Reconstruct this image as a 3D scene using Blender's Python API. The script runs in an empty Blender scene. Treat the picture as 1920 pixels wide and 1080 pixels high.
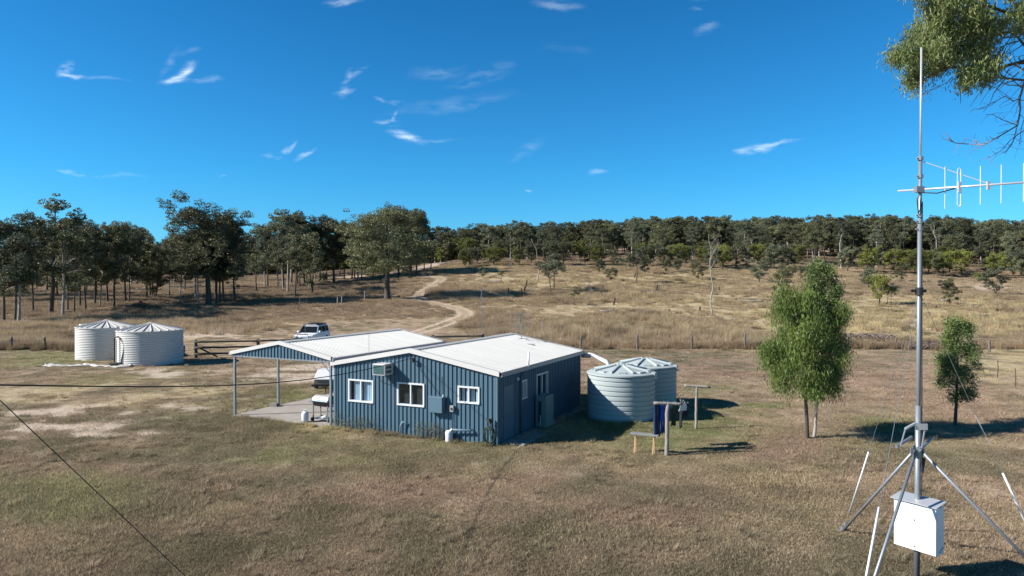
import bpy, math, random
import numpy as np
from mathutils import Vector, Matrix
R = math.radians
rng = np.random.default_rng(7)
random.seed(7)

# ------------------------------------------------------------------ camera, sky, sun, exposure
sc = bpy.context.scene
col = sc.collection
CAM_H = 6.056
F = 1280.0
PITCH = math.atan(10/F)
cd = bpy.data.cameras.new('camera'); cam = bpy.data.objects.new('camera', cd); col.objects.link(cam)
cam.location = (0, 0, CAM_H); cam.rotation_euler = (R(90)-PITCH, 0, 0)
cd.sensor_width = 36; cd.lens = 24.0; cd.clip_start = 0.1; cd.clip_end = 6000
sc.camera = cam
sc.render.resolution_x, sc.render.resolution_y = 1024, 576
sc.view_settings.view_transform = 'Standard'; sc.view_settings.look = 'None'
sc.view_settings.exposure = 0.77; sc.view_settings.gamma = 1
SUN_EL = 32.0; SUN_AZ = 11.0            # light travels towards +x, turned SUN_AZ degrees to +y
sd = bpy.data.lights.new('sun', 'SUN'); sun = bpy.data.objects.new('sun', sd); col.objects.link(sun)
sd.energy = 5.0; sd.angle = R(0.53); sd.color = (1, 0.955, 0.89)
travel = Vector((math.cos(R(SUN_EL))*math.cos(R(SUN_AZ)), math.cos(R(SUN_EL))*math.sin(R(SUN_AZ)), -math.sin(R(SUN_EL))))
sun.rotation_euler = travel.to_track_quat('-Z', 'Y').to_euler()
sun.location = (-60, -12, 60)

W = bpy.data.worlds.new('World'); sc.world = W; W.use_nodes = True
nt = W.node_tree; nt.nodes.clear()
def N(t, kind, **kw):
    n = t.nodes.new(kind)
    for k, v in kw.items(): setattr(n, k, v)
    return n
def L(t, a, b): t.links.new(a, b)
wo = N(nt, 'ShaderNodeOutputWorld'); bg = N(nt, 'ShaderNodeBackground'); L(nt, bg.outputs[0], wo.inputs[0])
sky = N(nt, 'ShaderNodeTexSky', sky_type='NISHITA', sun_disc=False)
sky.sun_elevation = R(SUN_EL)
sdir = -travel
sky.sun_rotation = math.atan2(sdir.x, sdir.y)
sky.altitude = 300; sky.air_density = 1.0; sky.dust_density = 0.15; sky.ozone_density = 3.0
bg.inputs[1].default_value = 0.080
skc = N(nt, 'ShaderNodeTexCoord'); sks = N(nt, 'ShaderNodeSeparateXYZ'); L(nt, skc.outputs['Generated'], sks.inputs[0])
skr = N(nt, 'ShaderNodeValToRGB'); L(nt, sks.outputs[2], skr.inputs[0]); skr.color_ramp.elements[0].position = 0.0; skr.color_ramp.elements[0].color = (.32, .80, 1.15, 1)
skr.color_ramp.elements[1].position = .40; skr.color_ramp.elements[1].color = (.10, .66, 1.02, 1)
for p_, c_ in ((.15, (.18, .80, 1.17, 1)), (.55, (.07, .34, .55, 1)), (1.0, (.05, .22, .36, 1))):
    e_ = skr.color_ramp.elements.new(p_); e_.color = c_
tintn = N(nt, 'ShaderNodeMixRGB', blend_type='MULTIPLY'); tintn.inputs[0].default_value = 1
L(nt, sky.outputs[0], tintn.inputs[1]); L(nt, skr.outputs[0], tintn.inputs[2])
# thin cirrus wisps, laid on the dome of the sky
tc = N(nt, 'ShaderNodeTexCoord'); sep = N(nt, 'ShaderNodeSeparateXYZ'); L(nt, tc.outputs['Generated'], sep.inputs[0])
ymax = N(nt, 'ShaderNodeMath', operation='MAXIMUM'); L(nt, sep.outputs[1], ymax.inputs[0]); ymax.inputs[1].default_value = 0.02
du = N(nt, 'ShaderNodeMath', operation='DIVIDE'); L(nt, sep.outputs[0], du.inputs[0]); L(nt, ymax.outputs[0], du.inputs[1])
dv = N(nt, 'ShaderNodeMath', operation='DIVIDE'); L(nt, sep.outputs[2], dv.inputs[0]); L(nt, ymax.outputs[0], dv.inputs[1])
uv = N(nt, 'ShaderNodeCombineXYZ'); L(nt, du.outputs[0], uv.inputs[0]); L(nt, dv.outputs[0], uv.inputs[1])
wn = N(nt, 'ShaderNodeTexNoise'); wn.inputs['Scale'].default_value = 16; wn.inputs['Detail'].default_value = 4
L(nt, uv.outputs[0], wn.inputs['Vector'])
ws = N(nt, 'ShaderNodeVectorMath', operation='SUBTRACT'); L(nt, wn.outputs['Color'], ws.inputs[0]); ws.inputs[1].default_value = (.5, .5, .5)
wm = N(nt, 'ShaderNodeVectorMath', operation='SCALE'); L(nt, ws.outputs[0], wm.inputs[0]); wm.inputs['Scale'].default_value = 0.028
uvw = N(nt, 'ShaderNodeVectorMath', operation='ADD'); L(nt, uv.outputs[0], uvw.inputs[0]); L(nt, wm.outputs[0], uvw.inputs[1])
fibm = N(nt, 'ShaderNodeMapping'); fibm.inputs['Scale'].default_value = (26, 105, 1); fibm.inputs['Rotation'].default_value = (0, 0, R(-14))
L(nt, uvw.outputs[0], fibm.inputs[0])
fib = N(nt, 'ShaderNodeTexNoise'); fib.inputs['Scale'].default_value = 1; fib.inputs['Detail'].default_value = 5; L(nt, fibm.outputs[0], fib.inputs['Vector'])
fr = N(nt, 'ShaderNodeMapRange'); fr.inputs[1].default_value = .36; fr.inputs[2].default_value = .7; L(nt, fib.outputs[0], fr.inputs[0])
acc = None
# px, py of the wisp's centre, half length, half width (px), turn (deg, up to the right is positive), strength
for (px, py, a_, b_, rt, st) in [
    (124, 126, 22, 12, 38, 1.0), (142, 139, 34, 6, -14, .75), (190, 148, 60, 5, -4, .25),
    (345, 133, 34, 12, 36, 1.25), (330, 148, 30, 10, 12, .9), (375, 150, 50, 8, 0, .35), (318, 118, 30, 8, 60, .22), (350, 102, 30, 6, 18, .25),
    (650, 158, 28, 9, 62, .7), (672, 142, 30, 7, 28, .5), (645, 172, 22, 5, 4, .6),
    (742, 190, 18, 7, -10, .5), (712, 185, 16, 4, -12, .3),
    (728, 232, 28, 8, -8, .7), (738, 224, 18, 5, 70, .6), (762, 255, 42, 9, -10, 1.15), (812, 261, 60, 4, -2, .25),
    (505, 289, 20, 6, 10, .55), (528, 283, 18, 7, 48, .7), (545, 273, 18, 6, 45, .6),
    (572, 288, 24, 7, 25, .7), (588, 281, 18, 5, 35, .4),
    (118, 320, 22, 6, -12, .5), (150, 324, 40, 5, -8, .55), (215, 330, 80, 5, -3, .2), (423, 328, 16, 4, 20, .45),
    (1418, 280, 48, 11, 10, 1.0), (1462, 270, 40, 6, 6, .55), (1385, 286, 22, 6, 0, .5), (1118, 322, 20, 7, 0, .5), (990, 356, 9, 4, -10, .5),
    (1045, 12, 52, 12, 0, .4), (645, 6, 40, 11, 0, .5), (1303, 4, 20, 8, 0, .55), (1298, 22, 14, 4, 0, .35), (1325, 57, 30, 12, 20, .3),
    (820, 136, 60, 16, 6, .2), (895, 150, 70, 14, 8, .2), (945, 124, 26, 12, 0, .18), (850, 195, 140, 18, 8, .14), (985, 282, 45, 12, 28, .16), (1060, 95, 60, 10, 0, .08)]:
    m = N(nt, 'ShaderNodeMapping', vector_type='TEXTURE')
    m.inputs['Location'].default_value = ((px-960)/F, (530-py)/F, 0)
    m.inputs['Rotation'].default_value = (0, 0, R(rt))
    m.inputs['Scale'].default_value = (a_*1.02/F, b_*.98/F, 1)
    L(nt, uvw.outputs[0], m.inputs[0])
    ln = N(nt, 'ShaderNodeVectorMath', operation='LENGTH'); L(nt, m.outputs[0], ln.inputs[0])
    mr = N(nt, 'ShaderNodeMapRange', interpolation_type='SMOOTHSTEP'); mr.inputs[1].default_value = 1.15; mr.inputs[2].default_value = 0.0
    mr.inputs[3].default_value = 0; mr.inputs[4].default_value = st*.62
    L(nt, ln.outputs['Value'], mr.inputs[0])
    if acc is None: acc = mr.outputs[0]
    else:
        ad = N(nt, 'ShaderNodeMath', operation='ADD'); L(nt, acc, ad.inputs[0]); L(nt, mr.outputs[0], ad.inputs[1]); acc = ad.outputs[0]
cm = N(nt, 'ShaderNodeMath', operation='MULTIPLY', use_clamp=True); L(nt, acc, cm.inputs[0]); L(nt, fr.outputs[0], cm.inputs[1])
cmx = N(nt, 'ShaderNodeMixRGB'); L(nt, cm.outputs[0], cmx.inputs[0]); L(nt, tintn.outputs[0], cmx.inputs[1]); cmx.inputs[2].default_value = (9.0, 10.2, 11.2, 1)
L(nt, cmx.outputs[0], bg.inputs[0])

# ------------------------------------------------------------------ terrain
AZ = np.array([(p-960)/F for p in (-400, 0, 300, 600, 860, 1100, 1400, 1900, 2400)])
DD = np.array([0, 62, 76, 90, 120, 160, 200, 250, 320, 450, 700, 1500.])
ZZ = np.array([
    [0, 0, .3, .8, 2.8, 4.8, 6.4, 7.5, 8, 8, 8, 8],
    [0, 0, .3, .8, 2.8, 4.8, 6.4, 7.5, 8, 8, 8, 8],
    [0, 0, .15, .5, 2.7, 4.7, 6.8, 8.6, 9.2, 9, 9, 9],
    [0, 0, .1, .5, 2.9, 4.8, 7.0, 9, 9.6, 9, 9, 9],
    [0, 0, .3, 1.0, 3.8, 8.2, 12.3, 14.5, 15, 14, 12, 12],
    [0, 0, .35, 1.0, 3.5, 7.2, 10.8, 16, 21.5, 23, 22, 20],
    [0, 0, .3, .8, 2.9, 6.6, 10.3, 17, 25.5, 31, 30, 28],
    [0, 0, .15, .5, 2.2, 4.6, 7.4, 12.5, 19.5, 24, 24, 22],
    [0, 0, .15, .5, 2.2, 4.6, 7.4, 12.5, 19.5, 24, 24, 22]], float)
gz = np.linspace(-1.2, 1.2, 161); gd = np.linspace(0, 1500, 1201)
T = np.array([np.interp(gd, DD, z) for z in ZZ])
T = np.array([np.interp(gz, AZ, T[:, j]) for j in range(len(gd))])       # [d, az]
for _ in range(3):
    T = (np.roll(T, 1, 1)+T+np.roll(T, -1, 1))/3 if False else T
    Tp = np.pad(T, ((4, 4), (6, 6)), 'edge')
    T = sum(Tp[i:i+T.shape[0], 6:6+T.shape[1]] for i in range(9))/9
    Tp = np.pad(T, ((4, 4), (6, 6)), 'edge')
    T = sum(Tp[4:4+T.shape[0], i:i+T.shape[1]] for i in range(13))/13
T -= T[:45].min()
T[:46] *= 0
def terrain(x, y):
    x = np.asarray(x, float); y = np.asarray(y, float)
    d = np.clip(y, 0, 1499); a = np.clip(x/np.maximum(y, 20), -1.19, 1.19)
    i = d/1.25; j = (a+1.2)/2.4*160
    i0 = np.clip(i.astype(int), 0, 1199); j0 = np.clip(j.astype(int), 0, 159); fi = i-i0; fj = j-j0
    z = (T[i0, j0]*(1-fi)+T[i0+1, j0]*fi)*(1-fj)+(T[i0, j0+1]*(1-fi)+T[i0+1, j0+1]*fi)*fj
    z = z + np.clip((y-70)/60, 0, 1)*(.22*np.sin(x*.11+.7*np.sin(y*.07))*np.sin(y*.09+1.3)+.35*np.sin(x*.037+2)*np.sin(y*.031))
    return z
def ray(px, py):
    u = (px-960)/F; w = (540-py)/F; c, s = math.cos(PITCH), math.sin(PITCH)
    return np.array([u, c+w*s, -s+w*c])
_ts = np.concatenate([np.arange(8, 130, .1), np.arange(130, 900, .4)])
def at(px, py):
    d = ray(px, py); P = d[None]*_ts[:, None]; z = CAM_H+P[:, 2]
    below = z <= terrain(P[:, 0], P[:, 1])
    k = int(np.argmax(below)) if below.any() else len(_ts)-1
    return float(P[k, 0]), float(P[k, 1]), float(terrain(P[k, 0], P[k, 1]))
def topix(x, y, z):
    x = np.asarray(x, float); c, s = math.cos(PITCH), math.sin(PITCH)
    zz = np.asarray(z, float)-CAM_H; dep = np.maximum(y*c-zz*s, 1e-3)
    return 960+F*x/dep, 540-F*(y*s+zz*c)/dep
def zat(x, y): return float(terrain(x, y))
def wz(py, d): return CAM_H+(530-py)/F*d

# ------------------------------------------------------------------ helpers
class MB:
    def __init__(s): s.v = []; s.f = []; s.n = 0
    def add(s, v, f):
        v = [tuple(map(float, p)) for p in v]
        s.f += [tuple(i+s.n for i in q) for q in f]; s.v += v; s.n += len(v); return s
    def box(s, x0, x1, y0, y1, z0, z1, M=None):
        v = [(x, y, z) for z in (z0, z1) for y in (y0, y1) for x in (x0, x1)]
        if M is not None: v = [tuple(M @ Vector(p)) for p in v]
        return s.add(v, [(0, 2, 3, 1), (4, 5, 7, 6), (0, 1, 5, 4), (2, 6, 7, 3), (0, 4, 6, 2), (1, 3, 7, 5)])
    def tube(s, pts, rad, n=8, cap=True):
        pts = [Vector(p) for p in pts]; m = len(pts)
        if not hasattr(rad, '__len__'): rad = [rad]*m
        rings = []; up = None
        for i, p in enumerate(pts):
            t = (pts[min(i+1, m-1)]-pts[max(i-1, 0)]).normalized()
            if up is None: up = Vector((0, 0, 1)) if abs(t.z) < .9 else Vector((1, 0, 0))
            a = (up-t*up.dot(t)); a = a.normalized() if a.length > 1e-5 else t.orthogonal().normalized()
            b = t.cross(a); up = a
            rings += [p+(a*math.cos(2*math.pi*k/n)+b*math.sin(2*math.pi*k/n))*rad[i] for k in range(n)]
        f = [(i*n+k, i*n+(k+1) % n, (i+1)*n+(k+1) % n, (i+1)*n+k) for i in range(m-1) for k in range(n)]
        if cap: f += [tuple(range(n-1, -1, -1)), tuple((m-1)*n+k for k in range(n))]
        return s.add(rings, f)
    def lathe(s, prof, n=48, c=(0, 0, 0)):
        v = [(c[0]+r*math.cos(2*math.pi*k/n), c[1]+r*math.sin(2*math.pi*k/n), c[2]+z) for r, z in prof for k in range(n)]
        f = [(i*n+k, i*n+(k+1) % n, (i+1)*n+(k+1) % n, (i+1)*n+k) for i in range(len(prof)-1) for k in range(n)]
        return s.add(v, f)
    def prism(s, poly, y0, y1, axis='y'):
        m = len(poly)
        if axis == 'y': v = [(a, y0, b) for a, b in poly]+[(a, y1, b) for a, b in poly]
        elif axis == 'x': v = [(y0, a, b) for a, b in poly]+[(y1, a, b) for a, b in poly]
        else: v = [(a, b, y0) for a, b in poly]+[(a, b, y1) for a, b in poly]
        return s.add(v, [tuple(range(m)), tuple(range(2*m-1, m-1, -1))]+[(i, i+m, (i+1) % m+m, (i+1) % m) for i in range(m)])
    def build(s, name, m, parent=None, smooth=False, bevel=0, loc=None):
        me = bpy.data.meshes.new(name); me.from_pydata(s.v, [], s.f); me.update()
        if m: me.materials.append(m)
        if smooth: me.polygons.foreach_set('use_smooth', [True]*len(me.polygons))
        o = bpy.data.objects.new(name, me); col.objects.link(o)
        if parent: o.parent = parent
        if loc is not None: o.location = loc
        if bevel:
            b = o.modifiers.new('bevel', 'BEVEL'); b.width = bevel; b.segments = 2; b.limit_method = 'ANGLE'
        if smooth:
            pass
        return o
def tag(o, label=None, cat=None, group=None, kind=None):
    if label: o['label'] = label
    if cat: o['category'] = cat
    if group: o['group'] = group
    if kind: o['kind'] = kind
    return o
def thing(name, label, cat, loc=(0, 0, 0), rz=0, group=None):
    o = bpy.data.objects.new(name, None); col.objects.link(o); o.empty_display_size = .2
    o.location = loc; o.rotation_euler = (0, 0, rz); return tag(o, label, cat, group)
def dup(root, loc, rz=0, s=1, label=None, cat=None, group=None, sz=None):
    r = root.copy(); col.objects.link(r); r.location = loc; r.rotation_euler = (0, 0, rz); r.scale = (s, s, sz or s)
    if label: r['label'] = label
    if cat: r['category'] = cat
    if group: r['group'] = group
    for ch in root.children:
        c = ch.copy(); col.objects.link(c); c.parent = r
    return r
def soft(me_obj, deg=40):
    me_obj.data.polygons.foreach_set('use_smooth', [True]*len(me_obj.data.polygons))
    me_obj.data.set_sharp_from_angle(angle=R(deg)); return me_obj

MATS = {}
def mat(name, c, rough=.6, metal=0, noise=.0, scale=3, bump=0, bscale=20, c2=None, spec=.5, stretch=(1, 1, 1), coord='Object', fine=None):
    """principled with blotchy colour noise (towards c2) and optional bump"""
    m = bpy.data.materials.new(name); m.use_nodes = True; t = m.node_tree; p = t.nodes['Principled BSDF']
    p.inputs['Roughness'].default_value = rough; p.inputs['Metallic'].default_value = metal; p.inputs['Specular IOR Level'].default_value = spec
    p.inputs['Base Color'].default_value = (*c, 1)
    co = N(t, 'ShaderNodeTexCoord'); mp = N(t, 'ShaderNodeMapping'); mp.inputs['Scale'].default_value = stretch; L(t, co.outputs[coord], mp.inputs[0])
    if noise:
        n = N(t, 'ShaderNodeTexNoise'); n.inputs['Scale'].default_value = scale; n.inputs['Detail'].default_value = 6; n.inputs['Roughness'].default_value = .65
        L(t, mp.outputs[0], n.inputs['Vector'])
        mr = N(t, 'ShaderNodeMapRange'); mr.inputs[1].default_value = .35; mr.inputs[2].default_value = .7; mr.inputs[4].default_value = noise; L(t, n.outputs[0], mr.inputs[0])
        mx = N(t, 'ShaderNodeMixRGB'); L(t, mr.outputs[0], mx.inputs[0]); mx.inputs[1].default_value = (*c, 1)
        c2 = c2 or tuple(x*.55 for x in c); mx.inputs[2].default_value = (*c2, 1); L(t, mx.outputs[0], p.inputs['Base Color'])
    if bump:
        n2 = N(t, 'ShaderNodeTexNoise'); n2.inputs['Scale'].default_value = bscale; n2.inputs['Detail'].default_value = 4; L(t, mp.outputs[0], n2.inputs['Vector'])
        b = N(t, 'ShaderNodeBump'); b.inputs['Strength'].default_value = bump; b.inputs['Distance'].default_value = .02; L(t, n2.outputs[0], b.inputs['Height']); L(t, b.outputs[0], p.inputs['Normal'])
    MATS[name] = m; return m
WALLC = (.064, .126, .174)
wall_m = mat('blue_steel', WALLC, .5, 0, .25, 1.2, c2=(.095, .155, .20), stretch=(1, 1, .25))
roof_m = mat('white_roof_steel', (.50, .50, .48), .55, 0, .75, 1.1, c2=(.40, .39, .365), stretch=(.35, 2.5, 1))
trim_m = mat('white_trim', (.60, .58, .55), .45, 0, .2, 3, c2=(.5, .48, .45))
gutter_m = mat('grey_gutter', (.30, .30, .30), .5, 0, .2, 3)
galv_m = mat('galvanised_steel', (.25, .272, .295), .45, .4, .35, 14, c2=(.20, .22, .24))
alu_m = mat('aluminium_tube', (.58, .59, .60), .35, .4, .15, 8)
white_m = mat('white_paint', (.66, .67, .68), .45, 0, .15, 5, c2=(.56, .57, .58))
black_m = mat('black_plastic', (.018, .018, .02), .5)
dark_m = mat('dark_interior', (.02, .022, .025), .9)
concrete_m = mat('pale_concrete', (.36, .325, .29), .9, 0, .7, 1.6, .15, 30, c2=(.24, .215, .19))
conc2_m = mat('grey_block', (.22, .21, .2), .9, 0, .5, 6)
hot_m = mat('mist_green_steel', (.14, .22, .22), .5, 0, .2, 3)
tank_m = mat('mist_green_poly', (.385, .435, .435), .55, 0, .3, 1.0, c2=(.31, .36, .36), stretch=(1, 1, .5), spec=.2)
cream_m = mat('pale_zinc_steel', (.54, .525, .50), .6, .0, .35, 1.2, c2=(.42, .405, .38), stretch=(1, 1, .2), spec=.15)
fpost_m = mat('grey_fence_timber', (.17, .15, .13), .9, 0, .8, 5, .6, 25, c2=(.09, .08, .07), stretch=(3, 3, .5))
wood_m = mat('weathered_post', (.32, .285, .25), .9, 0, .8, 5, .6, 25, c2=(.17, .15, .13), stretch=(3, 3, .5))
darkwood_m = mat('dark_log', (.075, .062, .055), .95, 0, .6, 4, .5, 20, c2=(.16, .14, .12))
stump_m = mat('burnt_stump', (.05, .04, .035), .95, 0, .5, 4, c2=(.12, .09, .07))
bark_d = mat('dark_bark', (.060, .048, .040), .95, 0, .7, 3, .6, 12, c2=(.13, .105, .085), stretch=(3, 3, .5))
bark_p = mat('pale_bark', (.38, .34, .30), .85, 0, .75, 1.1, .3, 8, c2=(.15, .125, .105), stretch=(1.5, 1.5, .6))
twig_m = mat('bare_twig', (.16, .115, .10), .9, 0, .5, 4, c2=(.3, .27, .25))
rack_m = mat('black_rack', (.012, .012, .014), .45)
carp_m = mat('white_car_paint', (.80, .81, .83), .18, 0, .03)
carglass_m = mat('dark_car_glass', (.012, .016, .02), .06)
tyre_m = mat('tyre_rubber', (.02, .02, .02), .85)
denim_m = mat('navy_cloth', (.012, .03, .085), .9, 0, .4, 8, c2=(.03, .06, .15))
blue_m = mat('bright_blue_cloth', (.02, .08, .42), .9, 0, .3, 8)
wcloth_m = mat('white_cloth', (.72, .7, .68), .9, 0, .3, 12)
pine_m = mat('raw_pine', (.62, .38, .2), .7, 0, .3, 6)
red_m = mat('red_sign', (.55, .03, .03), .5)
sheet_m = mat('white_plastic_sheet', (.50, .49, .48), .5, 0, .4, 2, .8, 5, c2=(.6, .57, .52))
steel_m = mat('stainless_steel', (.75, .75, .76), .3, .5, .2, 6)
cable_m = mat('black_cable', (.012, .012, .013), .6)
wire_m = mat('fence_wire', (.25, .23, .21), .6, .3)
rust_m = mat('rusty_picket', (.10, .045, .03), .9)
cabl_m = mat('cabinet_white', (.80, .81, .83), .4, 0, .06, 3)
curtain_m = mat('pale_curtain', (.80, .82, .82), .9, 0, .3, 4, stretch=(9, 1, .3), c2=(.55, .58, .6))
screen_m = mat('dark_fly_screen', (.045, .038, .034), .8, 0, .4, 6, stretch=(6, 1, .3), c2=(.02, .018, .018))
def glass():
    m = bpy.data.materials.new('window_glass'); m.use_nodes = True; t = m.node_tree; t.nodes.clear()
    o = N(t, 'ShaderNodeOutputMaterial'); mx = N(t, 'ShaderNodeMixShader'); tr = N(t, 'ShaderNodeBsdfTransparent'); gl = N(t, 'ShaderNodeBsdfGlossy')
    gl.inputs['Roughness'].default_value = .03; lw = N(t, 'ShaderNodeLayerWeight'); lw.inputs[0].default_value = .5; pw_ = N(t, 'ShaderNodeMath', operation='POWER'); L(t, lw.outputs['Facing'], pw_.inputs[0]); pw_.inputs[1].default_value = 3; ma_ = N(t, 'ShaderNodeMath', operation='MULTIPLY_ADD'); L(t, pw_.outputs[0], ma_.inputs[0]); ma_.inputs[1].default_value = .8; ma_.inputs[2].default_value = .05
    tr.inputs[0].default_value = (.82, .9, .95, 1)
    L(t, ma_.outputs[0], mx.inputs[0]); L(t, tr.outputs[0], mx.inputs[1]); L(t, gl.outputs[0], mx.inputs[2]); L(t, mx.outputs[0], o.inputs[0]); return m
glass_m = glass()

def leafmat(name, ca, cb, rnd=.5, trans=.22, val=.35):
    """ca..cb by the mesh attribute 'var', value shifted a little per tree"""
    m = bpy.data.materials.new(name); m.use_nodes = True; t = m.node_tree; t.nodes.clear()
    o = N(t, 'ShaderNodeOutputMaterial'); at_ = N(t, 'ShaderNodeAttribute', attribute_name='var'); oi = N(t, 'ShaderNodeObjectInfo')
    mx = N(t, 'ShaderNodeMixRGB'); mx.inputs[1].default_value = (*ca, 1); mx.inputs[2].default_value = (*cb, 1)
    a = N(t, 'ShaderNodeMath', operation='MULTIPLY_ADD'); L(t, oi.outputs['Random'], a.inputs[0]); a.inputs[1].default_value = rnd; L(t, at_.outputs['Fac'], a.inputs[2])
    a2 = N(t, 'ShaderNodeMath', operation='SUBTRACT', use_clamp=True); L(t, a.outputs[0], a2.inputs[0]); a2.inputs[1].default_value = rnd/2
    L(t, a2.outputs[0], mx.inputs[0])
    hv = N(t, 'ShaderNodeHueSaturation'); L(t, mx.outputs[0], hv.inputs['Color'])
    ml = N(t, 'ShaderNodeMath', operation='MULTIPLY'); L(t, oi.outputs['Random'], ml.inputs[0]); ml.inputs[1].default_value = 7.31
    frc = N(t, 'ShaderNodeMath', operation='FRACT'); L(t, ml.outputs[0], frc.inputs[0])
    v2 = N(t, 'ShaderNodeMapRange'); v2.inputs[3].default_value = 1-val; v2.inputs[4].default_value = 1+val; L(t, frc.outputs[0], v2.inputs[0]); L(t, v2.outputs[0], hv.inputs['Value'])
    d = N(t, 'ShaderNodeBsdfPrincipled'); d.inputs['Roughness'].default_value = .5; d.inputs['Specular IOR Level'].default_value = .35
    tr = N(t, 'ShaderNodeBsdfTranslucent'); L(t, hv.outputs[0], d.inputs['Base Color']); L(t, hv.outputs[0], tr.inputs[0])
    ms = N(t, 'ShaderNodeMixShader'); ms.inputs[0].default_value = trans; L(t, d.outputs[0], ms.inputs[1]); L(t, tr.outputs[0], ms.inputs[2]); L(t, ms.outputs[0], o.inputs[0])
    return m
leaf_gum = leafmat('gum_leaves', (.075, .082, .042), (.185, .185, .088), .5, .25)
leaf_grey = leafmat('grey_gum_leaves', (.085, .098, .060), (.185, .195, .115), .4, .25)
leaf_wattle = leafmat('wattle_leaves', (.105, .125, .030), (.215, .22, .05), .6, .25)
leaf_weep = leafmat('weeping_leaves', (.070, .115, .024), (.19, .25, .055), .1, .22, .05)
leaf_fern = leafmat('feathery_leaves', (.070, .120, .040), (.20, .245, .075), .1, .22, .05)
leaf_over = leafmat('gum_leaves_overhead', (.105, .145, .050), (.27, .30, .105), .1, .28, .05)
leaf_dry = leafmat('dry_weeds', (.16, .16, .11), (.3, .27, .18), .3, .2)

# ------------------------------------------------------------------ ground sheet
def axis(a, b, step, lo, hi, g=1.06):
    m = list(np.arange(a, b+.01, step)); s = step
    while m[-1] < hi: s *= g; m.append(m[-1]+s)
    s = step; left = []
    x = a
    while x > lo: s *= g; x -= s; left.append(x)
    return np.array(left[::-1]+m)
gx = axis(-62, 62, .42, -2600, 2600, 1.045); gy = axis(8, 160, .42, -300, 3500, 1.03)
X, Y = np.meshgrid(gx, gy); Z = terrain(X, Y)
far = Y > 1400
Z = np.where(far, Z*np.clip(1-(Y-1400)/900, -.2, 1), Z)
_nc = {}
def vnoise(x, y, s, seed=0):
    """smooth value noise in -1..1, feature size s metres"""
    r = np.random.default_rng(seed+991); G = _nc.setdefault(seed, r.uniform(-1, 1, (256, 256)))
    u = x/s+100.37; v = y/s+57.11; i = np.floor(u).astype(int); j = np.floor(v).astype(int); fu = u-i; fv = v-j
    fu = fu*fu*(3-2*fu); fv = fv*fv*(3-2*fv); i %= 256; j %= 256; i1 = (i+1) % 256; j1 = (j+1) % 256
    return (G[j, i]*(1-fu)+G[j, i1]*fu)*(1-fv)+(G[j1, i]*(1-fu)+G[j1, i1]*fu)*fv
def fbm(x, y, s, seed=0, o=4):
    return sum(vnoise(x, y, s/2**k, seed+k)*.5**k for k in range(o))/1.6
def sm(x, a, b):
    t = np.clip((x-a)/(b-a), 0, 1); return t*t*(3-2*t)
SHORT = (np.array([300, 330, 400, 480, 520, 560, 620, 700, 780, 800, 830, 880, 910]), np.array([700, 632, 628, 622, 616, 603, 598, 596, 596, 596, 596, 620, 700]))
def tall_mask(x, y, z):
    """1 where long dry paddock grass stands"""
    px, py = topix(x, y, z)
    n = fbm(x, y, 9, 40)
    m = sm(y+n*2.6, 62.4, 65.5)
    short = sm(py+n*3, np.interp(px, *SHORT), np.interp(px, *SHORT)+5)
    m = m*(1-short)
    # the strip worn bare along the fence
    m *= 1-.8*np.exp(-((y-66.8+n*.6)/.9)**2)*(x > 4)
    return np.clip(m, 0, 1)
TRK = [(750, 632), (800, 618), (850, 601), (876, 590), (868, 581), (835, 573), (800, 566), (781, 557), (790, 547), (812, 536), (829, 525), (826, 521), (800, 518.5), (772, 517)]
TRK2 = [(640, 521), (700, 517), (745, 512), (780, 506), (800, 500), (824, 493), (845, 488), (860, 483), (866, 479)]
def polydist(x, y, pts):
    best = np.full(x.shape, 1e9)
    for (x0, y0), (x1, y1) in zip(pts[:-1], pts[1:]):
        dx, dy = x1-x0, y1-y0; t = np.clip(((x-x0)*dx+(y-y0)*dy)/(dx*dx+dy*dy), 0, 1)
        best = np.minimum(best, np.hypot(x-x0-t*dx, y-y0-t*dy))
    return best
def smooth_path(p):
    p = np.array(p, float)
    for _ in range(3):
        q = [p[0]]
        for a, b in zip(p[:-1], p[1:]): q += [a*.75+b*.25, a*.25+b*.75]
        p = np.array(q+[p[-1]])
    return p
trk = smooth_path([at(*p)[:2] for p in TRK]); trk2 = smooth_path([at(*p)[:2] for p in TRK2])
BARE = [(190, 792, 230, 30, .46), (60, 775, 120, 16, .5), (330, 770, 120, 8, .42), (290, 812, 60, 5, .6), (640, 655, 60, 5, .6), (45, 800, 95, 9, 1.1), (20, 768, 50, 5, .9), (110, 776, 55, 6, .9), (215, 790, 60, 4, .7), (160, 815, 80, 6, .6), (30, 825, 60, 6, .5), (250, 812, 60, 5, .45), (605, 690, 62, 14, 1.2), (555, 706, 70, 9, 1.0), (640, 680, 40, 10, 1.0), (490, 712, 50, 6, .6),
        (405, 629, 75, 3.4, 1.4), (440, 770, 40, 4, .5), (300, 700, 120, 8, .35), (840, 486, 30, 6, 1.1), (1870, 540, 70, 7, 1.0), (1560, 650, 130, 3, .5), (1240, 752, 30, 5, .3), (1370, 754, 22, 3, .8), (560, 640, 60, 3, .5)]
GREEN = [(560, 742, 75, 14, 1.0), (470, 762, 70, 12, .7), (1300, 800, 110, 35, .9), (1240, 830, 120, 30, .5), (1150, 800, 60, 30, .8), (60, 652, 90, 10, .7), (330, 785, 45, 10, .8), (90, 680, 120, 12, .5), (640, 592, 50, 6, .8), (470, 590, 80, 5, .4),
         (450, 850, 170, 20, .5), (820, 830, 60, 8, .8), (930, 838, 40, 6, .8), (1420, 760, 60, 5, .8), (1330, 728, 60, 12, .4), (1650, 800, 90, 30, .5), (1720, 850, 160, 35, .35), (100, 930, 160, 50, .35), (420, 790, 30, 8, .6), (860, 605, 60, 8, .3), (700, 860, 200, 20, .2)]
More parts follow.
